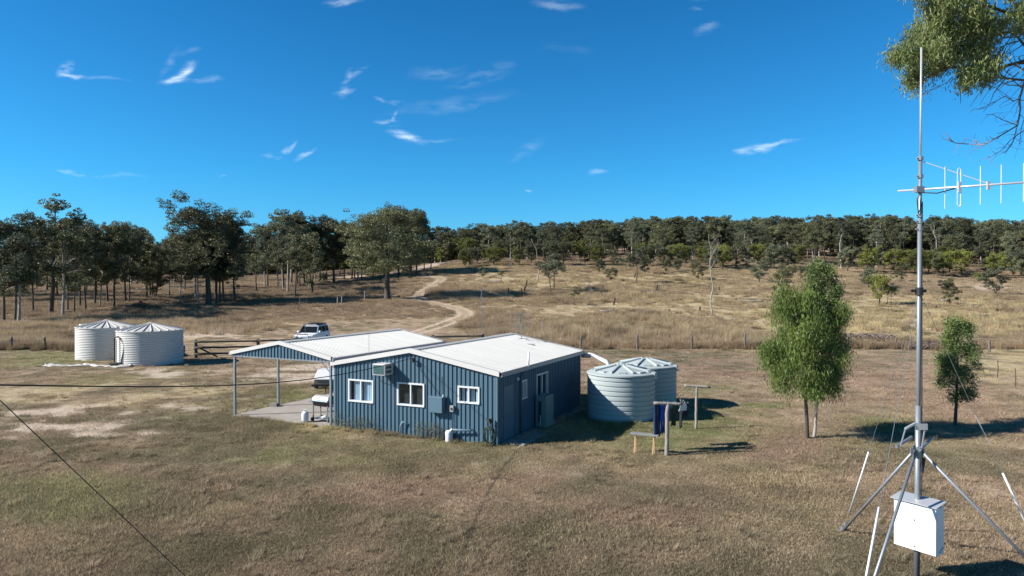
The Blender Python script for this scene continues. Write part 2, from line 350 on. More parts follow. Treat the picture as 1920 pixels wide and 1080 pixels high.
REDB = [(1480, 838, 70, 22, 1.0), (1400, 690, 330, 24, .8), (1270, 700, 140, 20, .6), (1650, 700, 200, 25, .5), (760, 920, 140, 25, .4), (1800, 760, 150, 20, .4), (300, 860, 200, 20, .3), (1200, 960, 160, 30, .3), (1000, 900, 100, 15, .3)]
YEL = [(1700, 600, 420, 38, 1.0), (1400, 570, 300, 25, .5), (1880, 680, 90, 30, .8), (1200, 525, 300, 22, .6), (620, 800, 70, 10, .5), (120, 745, 160, 14, .5), (320, 735, 200, 15, .35), (900, 505, 90, 14, .5), (250, 640, 200, 10, .3)]
def blobs(px, py, lst, n):
    m = np.zeros(px.shape)
    for (cx, cy, rx, ry, w) in lst: m = np.maximum(m, w*np.exp(-(((px-cx)/rx)**2+((py-cy)/ry)**2)*.9))
    return np.clip(m*(1+.9*n)+.35*n*(m > .1), 0, 1)
def ground_colour(x, y, z):
    px, py = topix(x, y, z); vis = (y > 6)
    n1 = fbm(x, y, 6, 1, 5); n2 = fbm(x, y, 1.6, 11, 3); n3 = fbm(x, y, 22, 21, 4); n4 = vnoise(x, y, .8, 31)
    nb = np.clip(n2*1.3+n1*.6, -1, 1)
    c = np.empty(x.shape+(3,))
    A = np.array([.195, .143, .096]); B = np.array([.100, .083, .050])            # dead brown / olive
    t = np.clip(.55+n1*.9+n2*.65+n4*.25, 0, 1)[..., None]; c[:] = A*t+B*(1-t)
    def mixc(cc, w): nonlocal c; c = c*(1-w[..., None])+np.array(cc)*w[..., None]
    mixc((.105, .102, .042), np.clip(sm(n3+n1*.5, .05, .5)*.5, 0, 1)*(y < 62))
    mixc((.150, .100, .072), blobs(px, py, REDB, nb)*.62*vis)
    mixc((.080, .090, .034), blobs(px, py, GREEN, nb)*.75*vis)
    tm = tall_mask(x, y, z)
    P1 = np.array([.235, .180, .112]); P2 = np.array([.135, .100, .065]); tt = np.clip(.55+n1*.6+n3*.5+n4*.25, 0, 1)[..., None]
    c = c*(1-tm[..., None])+(P1*tt+P2*(1-tt))*tm[..., None]
    mixc((.300, .245, .125), blobs(px, py, YEL, nb)*.7*vis)
    mixc((.055, .042, .030), np.clip(sm(n1-n3*.3, .3, .75)*.45*tm, 0, 1))
    # soil laid bare
    b = blobs(px, py, BARE, np.clip(nb*1.3+n4*.35, -1, 1))*vis
    mixc((.44, .36, .275), sm(b, .25, .8)*.70)
    d1 = polydist(x, y, trk); ok = (y > 60) & (y < 260)
    rut = np.maximum(np.exp(-((d1-.88)/.30)**2), .04*np.exp(-(d1/1.3)**2))
    mixc((.48, .37, .27), np.clip(rut*(1.05+.35*n2), 0, 1)*ok)
    d2 = polydist(x, y, trk2); mixc((.46, .34, .27), np.clip(np.exp(-(d2/(2.6+1.2*n1))**4)*(1+.4*n2), 0, 1)*.9*(y > 100))
    fs = np.exp(-((y-66.8+fbm(x, y, 9, 40)*.6)/.7)**2)*(x > 4)*(y < 75); mixc((.33, .26, .19), np.clip(fs*(.8+.5*n2), 0, 1)*.8)
    # leaf litter under the woods
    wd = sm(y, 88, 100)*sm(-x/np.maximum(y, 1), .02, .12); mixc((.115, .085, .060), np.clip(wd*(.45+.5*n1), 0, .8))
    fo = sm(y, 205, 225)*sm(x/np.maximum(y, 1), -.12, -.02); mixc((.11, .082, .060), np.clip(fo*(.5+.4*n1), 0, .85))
    g_ = c.mean(-1, keepdims=True); k_ = np.where(y < 62, .10, .08)[..., None]; c = c*(1-k_)+g_*k_
    return c*np.where(y < 62, 1.98, 1.98)[..., None]**np.clip(1.3-c.sum(-1)*1.1, 0, 1)[..., None], tm
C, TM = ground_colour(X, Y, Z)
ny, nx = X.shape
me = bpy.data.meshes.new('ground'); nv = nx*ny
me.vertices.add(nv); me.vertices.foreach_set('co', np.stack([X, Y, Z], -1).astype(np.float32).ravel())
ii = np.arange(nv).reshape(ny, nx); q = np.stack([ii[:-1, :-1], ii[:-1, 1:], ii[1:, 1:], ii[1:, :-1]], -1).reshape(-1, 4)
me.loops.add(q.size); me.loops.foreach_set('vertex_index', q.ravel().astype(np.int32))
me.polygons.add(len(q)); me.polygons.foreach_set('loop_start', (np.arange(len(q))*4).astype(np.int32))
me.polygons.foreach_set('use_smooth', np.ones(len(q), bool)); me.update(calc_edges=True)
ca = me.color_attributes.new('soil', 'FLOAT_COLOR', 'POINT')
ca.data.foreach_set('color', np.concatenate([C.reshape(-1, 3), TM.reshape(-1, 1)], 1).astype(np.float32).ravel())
gm = bpy.data.materials.new('dry_grass_ground'); gm.use_nodes = True; t = gm.node_tree; p = t.nodes['Principled BSDF']
p.inputs['Roughness'].default_value = .95; p.inputs['Specular IOR Level'].default_value = .15
at_ = N(t, 'ShaderNodeAttribute', attribute_name='soil'); tcx = N(t, 'ShaderNodeTexCoord')
prev = at_.outputs['Color']
for (s, lo, hi, det) in ((1.7, .72, 1.3, 6), (9, .62, 1.42, 5), (42, .6, 1.45, 3)):
    n = N(t, 'ShaderNodeTexNoise'); n.inputs['Scale'].default_value = s; n.inputs['Detail'].default_value = det; n.inputs['Roughness'].default_value = .7; L(t, tcx.outputs['Object'], n.inputs['Vector'])
    mr = N(t, 'ShaderNodeMapRange'); mr.inputs[1].default_value = .3; mr.inputs[2].default_value = .7; mr.inputs[3].default_value = lo; mr.inputs[4].default_value = hi; L(t, n.outputs[0], mr.inputs[0])
    vm = N(t, 'ShaderNodeVectorMath', operation='SCALE'); L(t, prev, vm.inputs[0]); L(t, mr.outputs[0], vm.inputs['Scale']); prev = vm.outputs[0]
L(t, prev, p.inputs['Base Color'])
nb_ = N(t, 'ShaderNodeTexNoise'); nb_.inputs['Scale'].default_value = 14; nb_.inputs['Detail'].default_value = 6; nb_.inputs['Roughness'].default_value = .75; L(t, tcx.outputs['Object'], nb_.inputs['Vector'])
bp = N(t, 'ShaderNodeBump'); bp.inputs['Strength'].default_value = .8; bp.inputs['Distance'].default_value = .05; L(t, nb_.outputs[0], bp.inputs['Height']); L(t, bp.outputs[0], p.inputs['Normal'])
me.materials.append(gm); go = bpy.data.objects.new('ground', me); col.objects.link(go); tag(go, kind='structure')

# ------------------------------------------------------------------ scattered grass (one object per mass, instanced)
def quads_mesh(name, V, m, var=None):
    """V: (n,4,3) array of separate quads (or (n,3,3) triangles)"""
    k = V.shape[1]; n = len(V); me = bpy.data.meshes.new(name); me.vertices.add(n*k); me.vertices.foreach_set('co', V.astype(np.float32).ravel())
    me.loops.add(n*k); me.loops.foreach_set('vertex_index', np.arange(n*k, dtype=np.int32)); me.polygons.add(n); me.polygons.foreach_set('loop_start', (np.arange(n)*k).astype(np.int32))
    me.update(calc_edges=True)
    if var is not None:
        a = me.attributes.new('var', 'FLOAT', 'FACE'); a.data.foreach_set('value', var.astype(np.float32))
    if m: me.materials.append(m)
    return me
def blades(n, rad, h, wdt, lean, seed, clump=0):
    r = np.random.default_rng(seed); a = r.uniform(0, 2*np.pi, n); q = rad*np.sqrt(r.uniform(0, 1, n))
    base = np.stack([q*np.cos(a), q*np.sin(a), np.zeros(n)], -1); hh = h*r.uniform(.45, 1.15, n); la = r.uniform(0, 2*np.pi, n)
    if clump: la = a+r.normal(0, .6, n)
    ld = np.stack([np.cos(la), np.sin(la)], -1)*(hh*lean*r.uniform(.2, 1.3, n))[:, None]
    wa = r.uniform(0, np.pi, n); wv = np.stack([np.cos(wa), np.sin(wa), np.zeros(n)], -1)*wdt*r.uniform(.6, 1.4, n)[:, None]
    mid = base+np.concatenate([ld*.35, (hh*.6)[:, None]], 1); tip = base+np.concatenate([ld, hh[:, None]], 1)
    V1 = np.stack([base-wv, base+wv, mid+wv*.7, mid-wv*.7], 1); V2 = np.stack([mid-wv*.7, mid+wv*.7, tip+wv*.12, tip-wv*.12], 1)
    return np.concatenate([V1, V2]), np.tile(r.uniform(0, 1, n), 2)
def grassmat(name, mul=1.0, sat=1.0):
    m = bpy.data.materials.new(name); m.use_nodes = True; t = m.node_tree; t.nodes.clear()
    o = N(t, 'ShaderNodeOutputMaterial'); ti = N(t, 'ShaderNodeAttribute', attribute_name='tint', attribute_type='INSTANCER'); va = N(t, 'ShaderNodeAttribute', attribute_name='var')
    mr = N(t, 'ShaderNodeMapRange'); mr.inputs[3].default_value = .65*mul; mr.inputs[4].default_value = 1.5*mul; L(t, va.outputs['Fac'], mr.inputs[0])
    vm = N(t, 'ShaderNodeVectorMath', operation='SCALE'); L(t, ti.outputs['Color'], vm.inputs[0]); L(t, mr.outputs[0], vm.inputs['Scale'])
    d = N(t, 'ShaderNodeBsdfDiffuse'); tr = N(t, 'ShaderNodeBsdfTranslucent'); L(t, vm.outputs[0], d.inputs[0]); L(t, vm.outputs[0], tr.inputs[0])
    ms = N(t, 'ShaderNodeMixShader'); ms.inputs[0].default_value = .4; L(t, d.outputs[0], ms.inputs[1]); L(t, tr.outputs[0], ms.inputs[2]); L(t, ms.outputs[0], o.inputs[0]); return m
def scatter(name, protos, P, rot, scl, tint, idx):
    n = len(P); me = bpy.data.meshes.new(name); me.vertices.add(n); me.vertices.foreach_set('co', P.astype(np.float32).ravel())
    def attr(nm, ty, arr, f='value'): a = me.attributes.new(nm, ty, 'POINT'); a.data.foreach_set(f, np.ascontiguousarray(arr).ravel())
    attr('rot', 'FLOAT_VECTOR', rot.astype(np.float32), 'vector'); attr('scl', 'FLOAT_VECTOR', scl.astype(np.float32), 'vector')
    attr('idx', 'INT', idx.astype(np.int32)); attr('tint', 'FLOAT_COLOR', np.concatenate([tint, np.ones((n, 1))], 1).astype(np.float32), 'color')
    o = bpy.data.objects.new(name, me); col.objects.link(o)
    pc = bpy.data.collections.new(name+'_kinds')
    for i, pm in enumerate(protos): po = bpy.data.objects.new('%s_kind_%02d' % (name, i), pm); pc.objects.link(po)
    g = bpy.data.node_groups.new(name, 'GeometryNodeTree'); g.interface.new_socket('Geometry', in_out='INPUT', socket_type='NodeSocketGeometry'); g.interface.new_socket('Geometry', in_out='OUTPUT', socket_type='NodeSocketGeometry')
    gi = g.nodes.new('NodeGroupInput'); gout = g.nodes.new('NodeGroupOutput'); iop = g.nodes.new('GeometryNodeInstanceOnPoints'); ci = g.nodes.new('GeometryNodeCollectionInfo')
    ci.inputs['Collection'].default_value = pc; ci.inputs['Separate Children'].default_value = True; ci.inputs['Reset Children'].default_value = True
    def na(nm, ty): k = g.nodes.new('GeometryNodeInputNamedAttribute'); k.data_type = ty; k.inputs['Name'].default_value = nm; return k.outputs[0]
    g.links.new(gi.outputs[0], iop.inputs['Points']); g.links.new(ci.outputs[0], iop.inputs['Instance']); iop.inputs['Pick Instance'].default_value = True
    g.links.new(na('idx', 'INT'), iop.inputs['Instance Index'])
    er = g.nodes.new('FunctionNodeEulerToRotation'); g.links.new(na('rot', 'FLOAT_VECTOR'), er.inputs[0]); g.links.new(er.outputs[0], iop.inputs['Rotation'])
    g.links.new(na('scl', 'FLOAT_VECTOR'), iop.inputs['Scale']); g.links.new(iop.outputs[0], gout.inputs[0])
    md = o.modifiers.new('scatter', 'NODES'); md.node_group = g
    return o
HROT = 1.1287-math.pi/2
Cx, Cy = -0.56, 25.33
hb = np.array([math.sin(1.1287), -math.cos(1.1287)]); ha = np.array([math.cos(1.1287), math.sin(1.1287)])
def hp(r, k, z=0): return (Cx+hb[0]*r+ha[0]*k, Cy+hb[1]*r+ha[1]*k, z)
HW, HL, HH, RISE = 7.6, 9.1, 2.7, .69
SLAB = (-13.42, -7.62, -.14, 8.95)
TANKS = [(4.93, 30.84, 1.53), (6.54, 33.5, 1.53), (-27.2, 51.3, 2.26), (-32.7, 55.0, 2.2)]
def clear(x, y):
    dx, dy = x-Cx, y-Cy; r = dx*hb[0]+dy*hb[1]; k = dx*ha[0]+dy*ha[1]
    ok = ~((r > -HW-.02) & (r < .02) & (k > -.02) & (k < HL)) & ~((r > SLAB[0]-.05) & (r < SLAB[1]+.1) & (k > SLAB[2]-.04) & (k < SLAB[3]))
    for tx, ty, tr in TANKS: ok &= np.hypot(x-tx, y-ty) > tr+.05
    ok &= ~((r > 0) & (r < .9) & (k > .2) & (k < 8.9))
    return ok
def field(n, y0, y1, power=1.0, margin=1.25):
    """points spread over the view's wedge of ground; power>1 crowds them nearer"""
    y = y0+(y1-y0)*rng.uniform(0, 1, n)**power; a = rng.uniform(-.78*margin, .78*margin, n); return a*y, y
# lawn: short patches
lawn_m = grassmat('lawn_blades', 1.25)
lawn_p = []
for s in range(5):
    V, v = blades(110, .34, .034 if s < 3 else .06, .0055, 1.1, 100+s); lawn_p.append(quads_mesh('lawn_patch', V, lawn_m, v))
x, y = field(62000, 11, 100, 1.5, 1.12); z = terrain(x, y); ok = clear(x, y)
cc, tm = ground_colour(x, y, z); lum = cc.sum(1)
ok &= (rng.uniform(0, 1, len(x)) < np.where(lum > .75, .15, 1)) & (tm < .5)
nz = fbm(x, y, 3, 61)
n = ok.sum(); sc_ = (.75+.5*rng.uniform(0, 1, n)+.5*np.clip(nz[ok], 0, 1)); scl = np.stack([sc_, sc_, sc_*(.8+.7*np.clip(nz[ok]+.3, 0, 1.2))], -1)
o = scatter('lawn_grass', lawn_p, np.stack([x, y, z], -1)[ok], np.stack([np.zeros(n), np.zeros(n), rng.uniform(0, 6.28, n)], -1), scl, cc[ok]*(rng.uniform(.68, 1.34, (n, 1))*(1+.22*fbm(x[ok], y[ok], 1.1, 77, 2))[:, None]), rng.integers(0, 5, n))
tag(o, 'short dry brown and olive grass of the mown yard', 'grass', kind='stuff')
# small dry tussocks on the yard
tus_m = grassmat('tussock_blades', 1.2); tus_p = []
for s in range(3):
    V, v = blades(70, .10, .17, .004, .7, 120+s, 1); tus_p.append(quads_mesh('tussock', V, tus_m, v))
x, y = field(5200, 12, 64, 1.2, 1.1); ok = clear(x, y) & (fbm(x, y, 4, 71) > -.05)
ex = [hp(rng.uniform(-7.7, -.1), rng.uniform(-.5, -.05)) for _ in range(90)]+[hp(rng.uniform(-13.6, -7.7), rng.uniform(-.5, -.2)) for _ in range(60)]+[hp(SLAB[0]-abs(rng.normal(0, .15)), rng.uniform(0, 8)) for _ in range(80)]+[hp(abs(rng.normal(.3, .4))+.1, rng.uniform(0, 9)) for _ in range(40)]
for tx, ty, tr in TANKS:
    for _ in range(40): a = rng.uniform(0, 6.28); ex.append((tx+(tr+rng.uniform(.05, .35))*math.cos(a), ty+(tr+rng.uniform(.05, .35))*math.sin(a), 0))
x = np.concatenate([x[ok], [e[0] for e in ex]]); y = np.concatenate([y[ok], [e[1] for e in ex]]); z = terrain(x, y); cc, tm = ground_colour(x, y, z); n = len(x)
s_ = rng.uniform(.45, 1.2, n); o = scatter('grass_tussocks', tus_p, np.stack([x, y, z], -1), np.stack([np.zeros(n), np.zeros(n), rng.uniform(0, 6.28, n)], -1), np.stack([s_, s_, s_], -1), cc*rng.uniform(.9, 1.5, (n, 1)), rng.integers(0, 3, n))
tag(o, 'small dry tussocks dotted over the yard and along the shed and tanks', 'grass', kind='stuff')
# long paddock grass
pad_m = grassmat('paddock_blades', 1.1); pad_p = []
for s in range(5):
    V, v = blades(130, .62, .52+.07*s, .010, .45, 140+s); pad_p.append(quads_mesh('paddock_clump', V, pad_m, v))
for s in range(3):
    V, v = blades(90, .28, .62, .010, .8, 150+s, 1); pad_p.append(quads_mesh('paddock_clump', V, pad_m, v))
x, y = field(70000, 62, 270, 1.25, 1.1); z = terrain(x, y); cc, tm = ground_colour(x, y, z)
dens = tm*np.clip(1.05+fbm(x, y, 7, 81)*1.0, .25, 1); dens *= np.where(polydist(x, y, trk) < 1.6, 0, 1)*np.where(polydist(x, y, trk2) < 3.5, 0, 1)
dens *= np.where(cc.sum(1) > .85, .2, 1)
ok = rng.uniform(0, 1, len(x)) < dens; n = ok.sum(); hgt = np.clip(.8+fbm(x[ok], y[ok], 12, 91)*.8, .3, 1.4)*rng.uniform(.7, 1.25, n)*np.where(y[ok] > 150, .75, 1)
wd_ = 1+(y[ok] > 110)*.35; dk = 1-.5*sm(fbm(x[ok], y[ok], 3, 95), .2, .7)
idx = np.where(rng.uniform(0, 1, n) < .7, rng.integers(0, 5, n), rng.integers(5, 8, n))
o = scatter('paddock_grass', pad_p, np.stack([x, y, z-.02], -1)[ok], np.stack([np.zeros(n), np.zeros(n), rng.uniform(0, 6.28, n)], -1), np.stack([wd_, wd_, hgt], -1), cc[ok]*rng.uniform(.85, 1.3, (n, 1))*dk[:, None], idx)
tag(o, 'long straw-coloured grass standing over the whole paddock', 'grass', kind='stuff')
# taller fringe under the wire fence
x = rng.uniform(3.5, 60, 900); y = 62.7+rng.normal(0, .8, 900); xl = rng.uniform(-60, -33, 500); x = np.concatenate([x, xl]); y = np.concatenate([y, 62+rng.normal(0, 1.0, 500)]); kp = fbm(x, y*0+3, 2.2, 15)+rng.normal(0, .25, len(x)) > -.12; x, y = x[kp], y[kp]; z = terrain(x, y); cc, tm = ground_colour(x, y, z); n = len(x)
tt = np.clip(.5+fbm(x, y, 4, 5), 0, 1)[:, None]; tint = np.array([.34, .25, .155])*tt+np.array([.16, .12, .08])*(1-tt)
o = scatter('fence_line_grass', pad_p, np.stack([x, y, z], -1), np.stack([np.zeros(n), np.zeros(n), rng.uniform(0, 6.28, n)], -1), np.stack([np.ones(n)*.8, np.ones(n)*.8, rng.uniform(.5, 1.3, n)], -1), tint, rng.integers(0, 8, n))
tag(o, 'rank brown grass left standing under the wire fence', 'grass', kind='stuff')

# ------------------------------------------------------------------ shed house
def panel(u0, u1, pitch, height, holes=(), ztop=None, zbot=0.0, plane='front', off=0.0, rib=.036, mb=None):
    """ribbed cladding as a surface with thickness; u along the wall, ribs stand out by `rib`; holes = (u0,u1,z0,z1)"""
    mb = mb or MB(); n = max(1, round((u1-u0)/pitch)); pw = (u1-u0)/n; br = []
    for i in range(n):
        a = u0+i*pw
        br += [(a, 0), (a+pw*.74, 0), (a+pw*.79, rib), (a+pw*.93, rib), (a+pw*.985, 0)]
    br.append((u1, 0)); us = [b[0] for b in br]; ds = [b[1] for b in br]
    cuts = sorted(set(us+[c for h in holes for c in h[:2]]))
    zt = ztop or (lambda u: height)
    def P(u, z):
        d = float(np.interp(u, us, ds))+off
        return (u, -d, z) if plane == 'front' else (d, u, z) if plane == 'side' else (u, d, z) if plane == 'back' else (-d, u, z)
    for a, b in zip(cuts[:-1], cuts[1:]):
        if b-a < 1e-5: continue
        mid = (a+b)/2; spans = [(None, None)]; hs_ = sorted([(h[2], h[3]) for h in holes if h[0] <= mid <= h[1]])
        lo = zbot; segs = []
        for z0, z1 in hs_: segs.append((lo, z0, 0)); lo = z1
        segs.append((lo, None, 1))
        for s0, s1, top in segs:
            v = [P(a, s0), P(b, s0), P(b, zt(b) if top else s1), P(a, zt(a) if top else s1)]
            mb.add(v, [(0, 1, 2, 3)] if plane in ('front', 'side') else [(3, 2, 1, 0)])
    return mb
def roofz(r, w=HW, r0=-HW): return HH+RISE*(1-abs((r-(r0+w/2))/(w/2)))
house = thing('farm_shed', 'dark blue ribbed steel shed house with white gable roof in the mown yard', 'shed', (Cx, Cy, 0), HROT)
Wn = [(-6.85, -5.62, 1.17, 2.06), (-4.42, -3.18, 1.20, 2.08), (-1.64, -.74, 1.50, 2.11)]
panel(-HW, 0, .19, HH, Wn, ztop=lambda u: roofz(u)-.03).build('front_wall', wall_m, house)
Ws = [(2.08, 2.66, 1.40, 2.12), (3.69, 4.90, 1.06, 2.18), (.55, 1.42, .06, 2.1)]
panel(0, HL, .19, HH, Ws, ztop=lambda u: HH-.02, plane='side').build('side_wall', wall_m, house)
mb = MB(); panel(-HW, 0, .19, HH, plane='back', ztop=lambda u: roofz(u)-.03, mb=mb); mb.v = [(a, b+HL, c) for a, b, c in mb.v]; mb.build('back_wall', wall_m, house)
mb = MB(); panel(0, HL, .19, HH, plane='left', mb=mb); mb.v = [(a-HW, b, c) for a, b, c in mb.v]; mb.build('side_wall', wall_m, house)
mb = MB(); mb.box(-HW-.05, .05, -.045, HL+.05, -.3, .0); mb.build('floor_slab', concrete_m, house)
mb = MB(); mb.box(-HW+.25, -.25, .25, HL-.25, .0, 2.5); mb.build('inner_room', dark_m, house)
# corner trims
mat('blue_flashing', (.11, .19, .24), .5, 0, .2, 3)
for q_ in ((-.06, .035, -.036, .06), (-.06, .035, HL-.06, HL+.036), (-HW-.035, -HW+.06, -.036, .06)):
    mb = MB(); mb.box(*q_, 0, HH-.1); mb.build('corner_flashing', MATS['blue_flashing'], house)
def ribroof(rl, rr, zr, ze, k0, k1, pitch=.19, rib=.028):
    """two pitched ribbed sheets; ribs run from ridge to eave"""
    mb = MB(); rm = (rl+rr)/2; n = round((k1-k0)/pitch); pw = (k1-k0)/n; ks = [k0]; hs2 = [0]
    for i in range(n):
        a = k0+i*pw; ks += [a+pw*.36, a+pw*.42, a+pw*.58, a+pw*.64]; hs2 += [0, rib, rib, 0]
    ks.append(k1); hs2.append(0)
    for a, z1 in ((rr, 1), (rl, -1)):
        for i in range(len(ks)-1):
            v = [(rm, ks[i], zr+hs2[i]), (a, ks[i], ze+hs2[i]), (a, ks[i+1], ze+hs2[i+1]), (rm, ks[i+1], zr+hs2[i+1])]
            mb.add(v, [(0, 1, 2, 3)] if z1 > 0 else [(3, 2, 1, 0)])
        mb.add([(rm, k0, zr-.02), (a, k0, ze-.02), (a, k1, ze-.02), (rm, k1, zr-.02)], [(3, 2, 1, 0)] if z1 > 0 else [(0, 1, 2, 3)])
    return mb
def ridgecap(rm, zr, slope, k0, k1, half=.22):
    mb = MB(); t_ = .012
    for s in (-1, 1):
        a = (rm, zr+.045); b = (rm+s*half, zr+.045-slope*half)
        mb.prism([a, b, (b[0], b[1]-t_), (a[0], a[1]-t_)] if s > 0 else [b, a, (a[0], a[1]-t_), (b[0], b[1]-t_)], k0, k1)
    return mb
sl = RISE/(HW/2+.1)
rf = ribroof(-HW-.12, .14, HH+RISE+.02, HH+.02-.02, -.1, HL+.1).build('roof', roof_m, house)
ridgecap(-HW/2, HH+RISE+.02, sl, -.09, HL+.09).build('ridge_cap', roof_m, rf)
mb = MB()
def barge(mb, rl, rr, zr, ze, k, h=.17, t=.03, s=-1):
    rm = (rl+rr)/2
    for a in (rl, rr):
        pts = [(rm, zr+.055), (a, ze+.05), (a, ze+.05-h), (rm, zr+.055-h)]
        if a < rm: pts = pts[::-1]
        mb.prism(pts, min(k, k+s*t), max(k, k+s*t))
        top = [(rm, zr+.062), (a, ze+.057), (a, ze+.05), (rm, zr+.055)]
        mb.prism(top if a > rm else top[::-1], min(k, k-s*.12), max(k, k-s*.12))
barge(mb, -HW-.13, .15, HH+RISE+.02, HH, -.103); mb.build('barge_capping', trim_m, rf)
mb = MB(); barge(mb, -HW-.13, .15, HH+RISE+.02, HH, HL+.103, s=1); mb.build('barge_capping', trim_m, rf)
mb = MB(); mb.prism([(.145, HH-.13), (.26, HH-.13), (.26, HH+.005), (.25, HH+.005), (.245, HH-.115), (.145, HH-.115)], -.1, HL+.1); g_ = mb.build('gutter', gutter_m, rf)
mb = MB(); mb.prism([(-HW-.25, HH-.13), (-HW-.13, HH-.13), (-HW-.13, HH-.115), (-HW-.235, HH-.115), (-HW-.24, HH+.005), (-HW-.25, HH+.005)], -.1, HL+.1); mb.build('gutter', gutter_m, rf)
mb = MB(); mb.box(.0, .145, 0, HL, HH-.06, HH-.04); mb.build('eave_lining', dark_m, rf)
mb = MB(); mb.tube([(.2, 2.45, HH-.12), (.2, 2.45, HH+.56)], .035, 10); mb.build('vent_pipe', white_m, house, smooth=True)
mb = MB(); mb.tube([(.2, 2.2, HH-.13), (.06, 2.05, HH-.35), (.06, 2.03, .05)], .04, 8); mb.build('downpipe', wall_m, house, smooth=True)
def window(u0, u1, z0, z1, plane, fill, frame=white_m, mull=True):
    """an opening with frame, glass and what hangs behind it"""
    def bx(mb, a0, a1, d0, d1, c0, c1):  # a along wall, d outward
        return mb.box(a0, a1, -d1, -d0, c0, c1) if plane == 'front' else mb.box(d0, d1, a0, a1, c0, c1)
    f = MB(); w = .045; o1 = .045
    bx(f, u0-.02, u1+.02, -.08, o1, z1-w, z1+.02); bx(f, u0-.02, u1+.02, -.08, o1+.015, z0-.02, z0+w)
    bx(f, u0-.02, u0+w, -.08, o1-.003, z0+w, z1-w); bx(f, u1-w, u1+.02, -.08, o1-.003, z0+w, z1-w)
    um = (u0+u1)/2
    if mull: bx(f, um-.025, um+.025, -.06, o1-.01, z0+w, z1-w)
    fo = f.build('window', frame, house)
    g = MB(); bx(g, u0+w, um if mull else u1-w, -.012, -.006, z0+w, z1-w)
    if mull: bx(g, um, u1-w, -.035, -.029, z0+w, z1-w)
    g.build('pane', glass_m, fo)
    c = MB()
    if fill == 'curtain':
        for a, b in ((u0+.30*(um-u0), um-.02), (um+.06, u1-.05)):
            n = 12
            for i in range(n):
                s0, s1 = a+(b-a)*i/n, a+(b-a)*(i+1)/n; d0, d1 = .10+.02*(i % 2), .10+.02*((i+1) % 2)
                v = [(s0, d0, z0), (s1, d1, z0), (s1, d1, z1), (s0, d0, z1)] if plane == 'front' else [(-d0, s0, z0), (-d1, s1, z0), (-d1, s1, z1), (-d0, s0, z1)]
                c.add(v, [(0, 1, 2, 3)])
        c.build('curtain', curtain_m, fo)
    elif fill == 'screen':
        bx(c, u0+.02, u1-.02, -.12, -.11, z0, z1); c.build('fly_screen', screen_m, fo)
    elif fill == 'curtain2':
        for a, b in ((u0+.1, u0+.22), (u0+.3, um-.02), (um+.05, um+.2), (um+.26, u1-.05)):
            bx(c, a, b, -.11, -.10, z0, z1)
        c.build('curtain', curtain_m, fo)
    return fo
window(*Wn[0], 'front', 'curtain'); window(*Wn[1], 'front', 'screen'); window(*Wn[2], 'front', 'curtain2')
window(*Ws[0], 'side', 'curtain', frame=trim_m, mull=True); window(*Ws[1], 'side', 'screen', frame=trim_m)
d = MB(); d.box(-.05, .02, .55, 1.42, .06, 2.1); do = d.build('door', wall_m, house)
h_ = MB(); h_.tube([(.02, .65, 1.05), (.07, .65, 1.05), (.07, .76, 1.05)], .012, 6); h_.build('handle', galv_m, do)
mb = MB(); mb.box(.04, .95, .3, 2.5, -.15, .05); mb.box(.04, .45, 2.5, 8.8, -.15, .02); mb.build('door_step', concrete_m, house)
# strip of concrete showing along the foot of the front wall
ro = dict(rot=HROT)
def onwall(name, label, cat, r, k, z, group=None): return thing(name, label, cat, hp(r, k, z), HROT, group)
ac = onwall('window_air_conditioner', 'white box air conditioner jutting from the blue gable wall above the middle window', 'air conditioner', -4.92, 0, 2.40)
b = MB(); b.box(-.29, .29, -.60, .04, 0, .44); b.build('casing', trim_m, ac, bevel=.012)
b = MB()
for i in range(9): b.box(-.255+i*.0575, -.255+i*.0575+.045, -.612, -.601, .04, .40)
b.build('grille', mat('green_fins', (.05, .12, .12), .5), ac)
b = MB()
for zc in (.07, .25):
    for i in range(7): b.box(.290, .298, -.5+i*.052, -.5+i*.052+.03, zc, zc+.12)
b.build('louvre', black_m, ac)
b = MB(); b.tube([(-.24, -.5, 0), (-.24, -.03, -.35)], .012, 6); b.tube([(.24, -.5, 0), (.24, -.03, -.35)], .012, 6); b.build('bracket', galv_m, ac)
mbx = onwall('meter_box', 'blue steel meter box on the gable wall between the middle and right windows', 'meter box', -2.52, 0, 1.05)
b = MB(); b.box(-.32, .32, -.26, -.03, 0, .62); b.build('casing', mat('blue_box_paint', (.085, .155, .21), .5, 0, .15, 3), mbx, bevel=.01)
b = MB(); b.box(-.30, .30, -.272, -.261, .02, .60); b.build('door', MATS['blue_box_paint'], mbx)
b = MB(); b.tube([(.28, -.15, .62), (.28, -.15, .68), (.30, -.12, .68)], .03, 8); b.build('cable_gland', trim_m, mbx)
b = MB(); b.tube([(.12, -.06, .62), (.12, -.045, 1.4)], .02, 6); b.build('conduit', wall_m, mbx)
iso = onwall('isolator_switch', 'small grey switch box just right of the blue meter box', 'switch box', -1.87, 0, 1.12)
b = MB(); b.box(-.08, .08, -.14, -.03, 0, .24); b.build('casing', MATS['grey_gutter'], iso, bevel=.01); b = MB(); b.box(-.03, .03, -.16, -.14, .08, .16); b.build('knob', black_m, iso)
b = MB(); b.tube([(.0, -.05, 0), (0, -.05, -1.05)], .012, 6); b.build('conduit', wall_m, iso)
el = onwall('vent_pipe_elbow', 'blue pipe rising from the ground and bending into the gable wall under the middle window', 'pipe', -4.12, 0, 0)
b = MB(); b.tube([(-.08, -.14, -.1), (-.08, -.14, .40), (.02, -.12, .55), (.14, -.08, .5), (.2, -.04, .42)], .035, 8); b.build('pipe', mat('pale_blue_pipe', (.16, .25, .31), .4), el, smooth=True)
wp = onwall('waste_pipe', 'pale horizontal drain pipe ending over the white drum at the foot of the gable wall', 'pipe', -1.45, 0, 0)
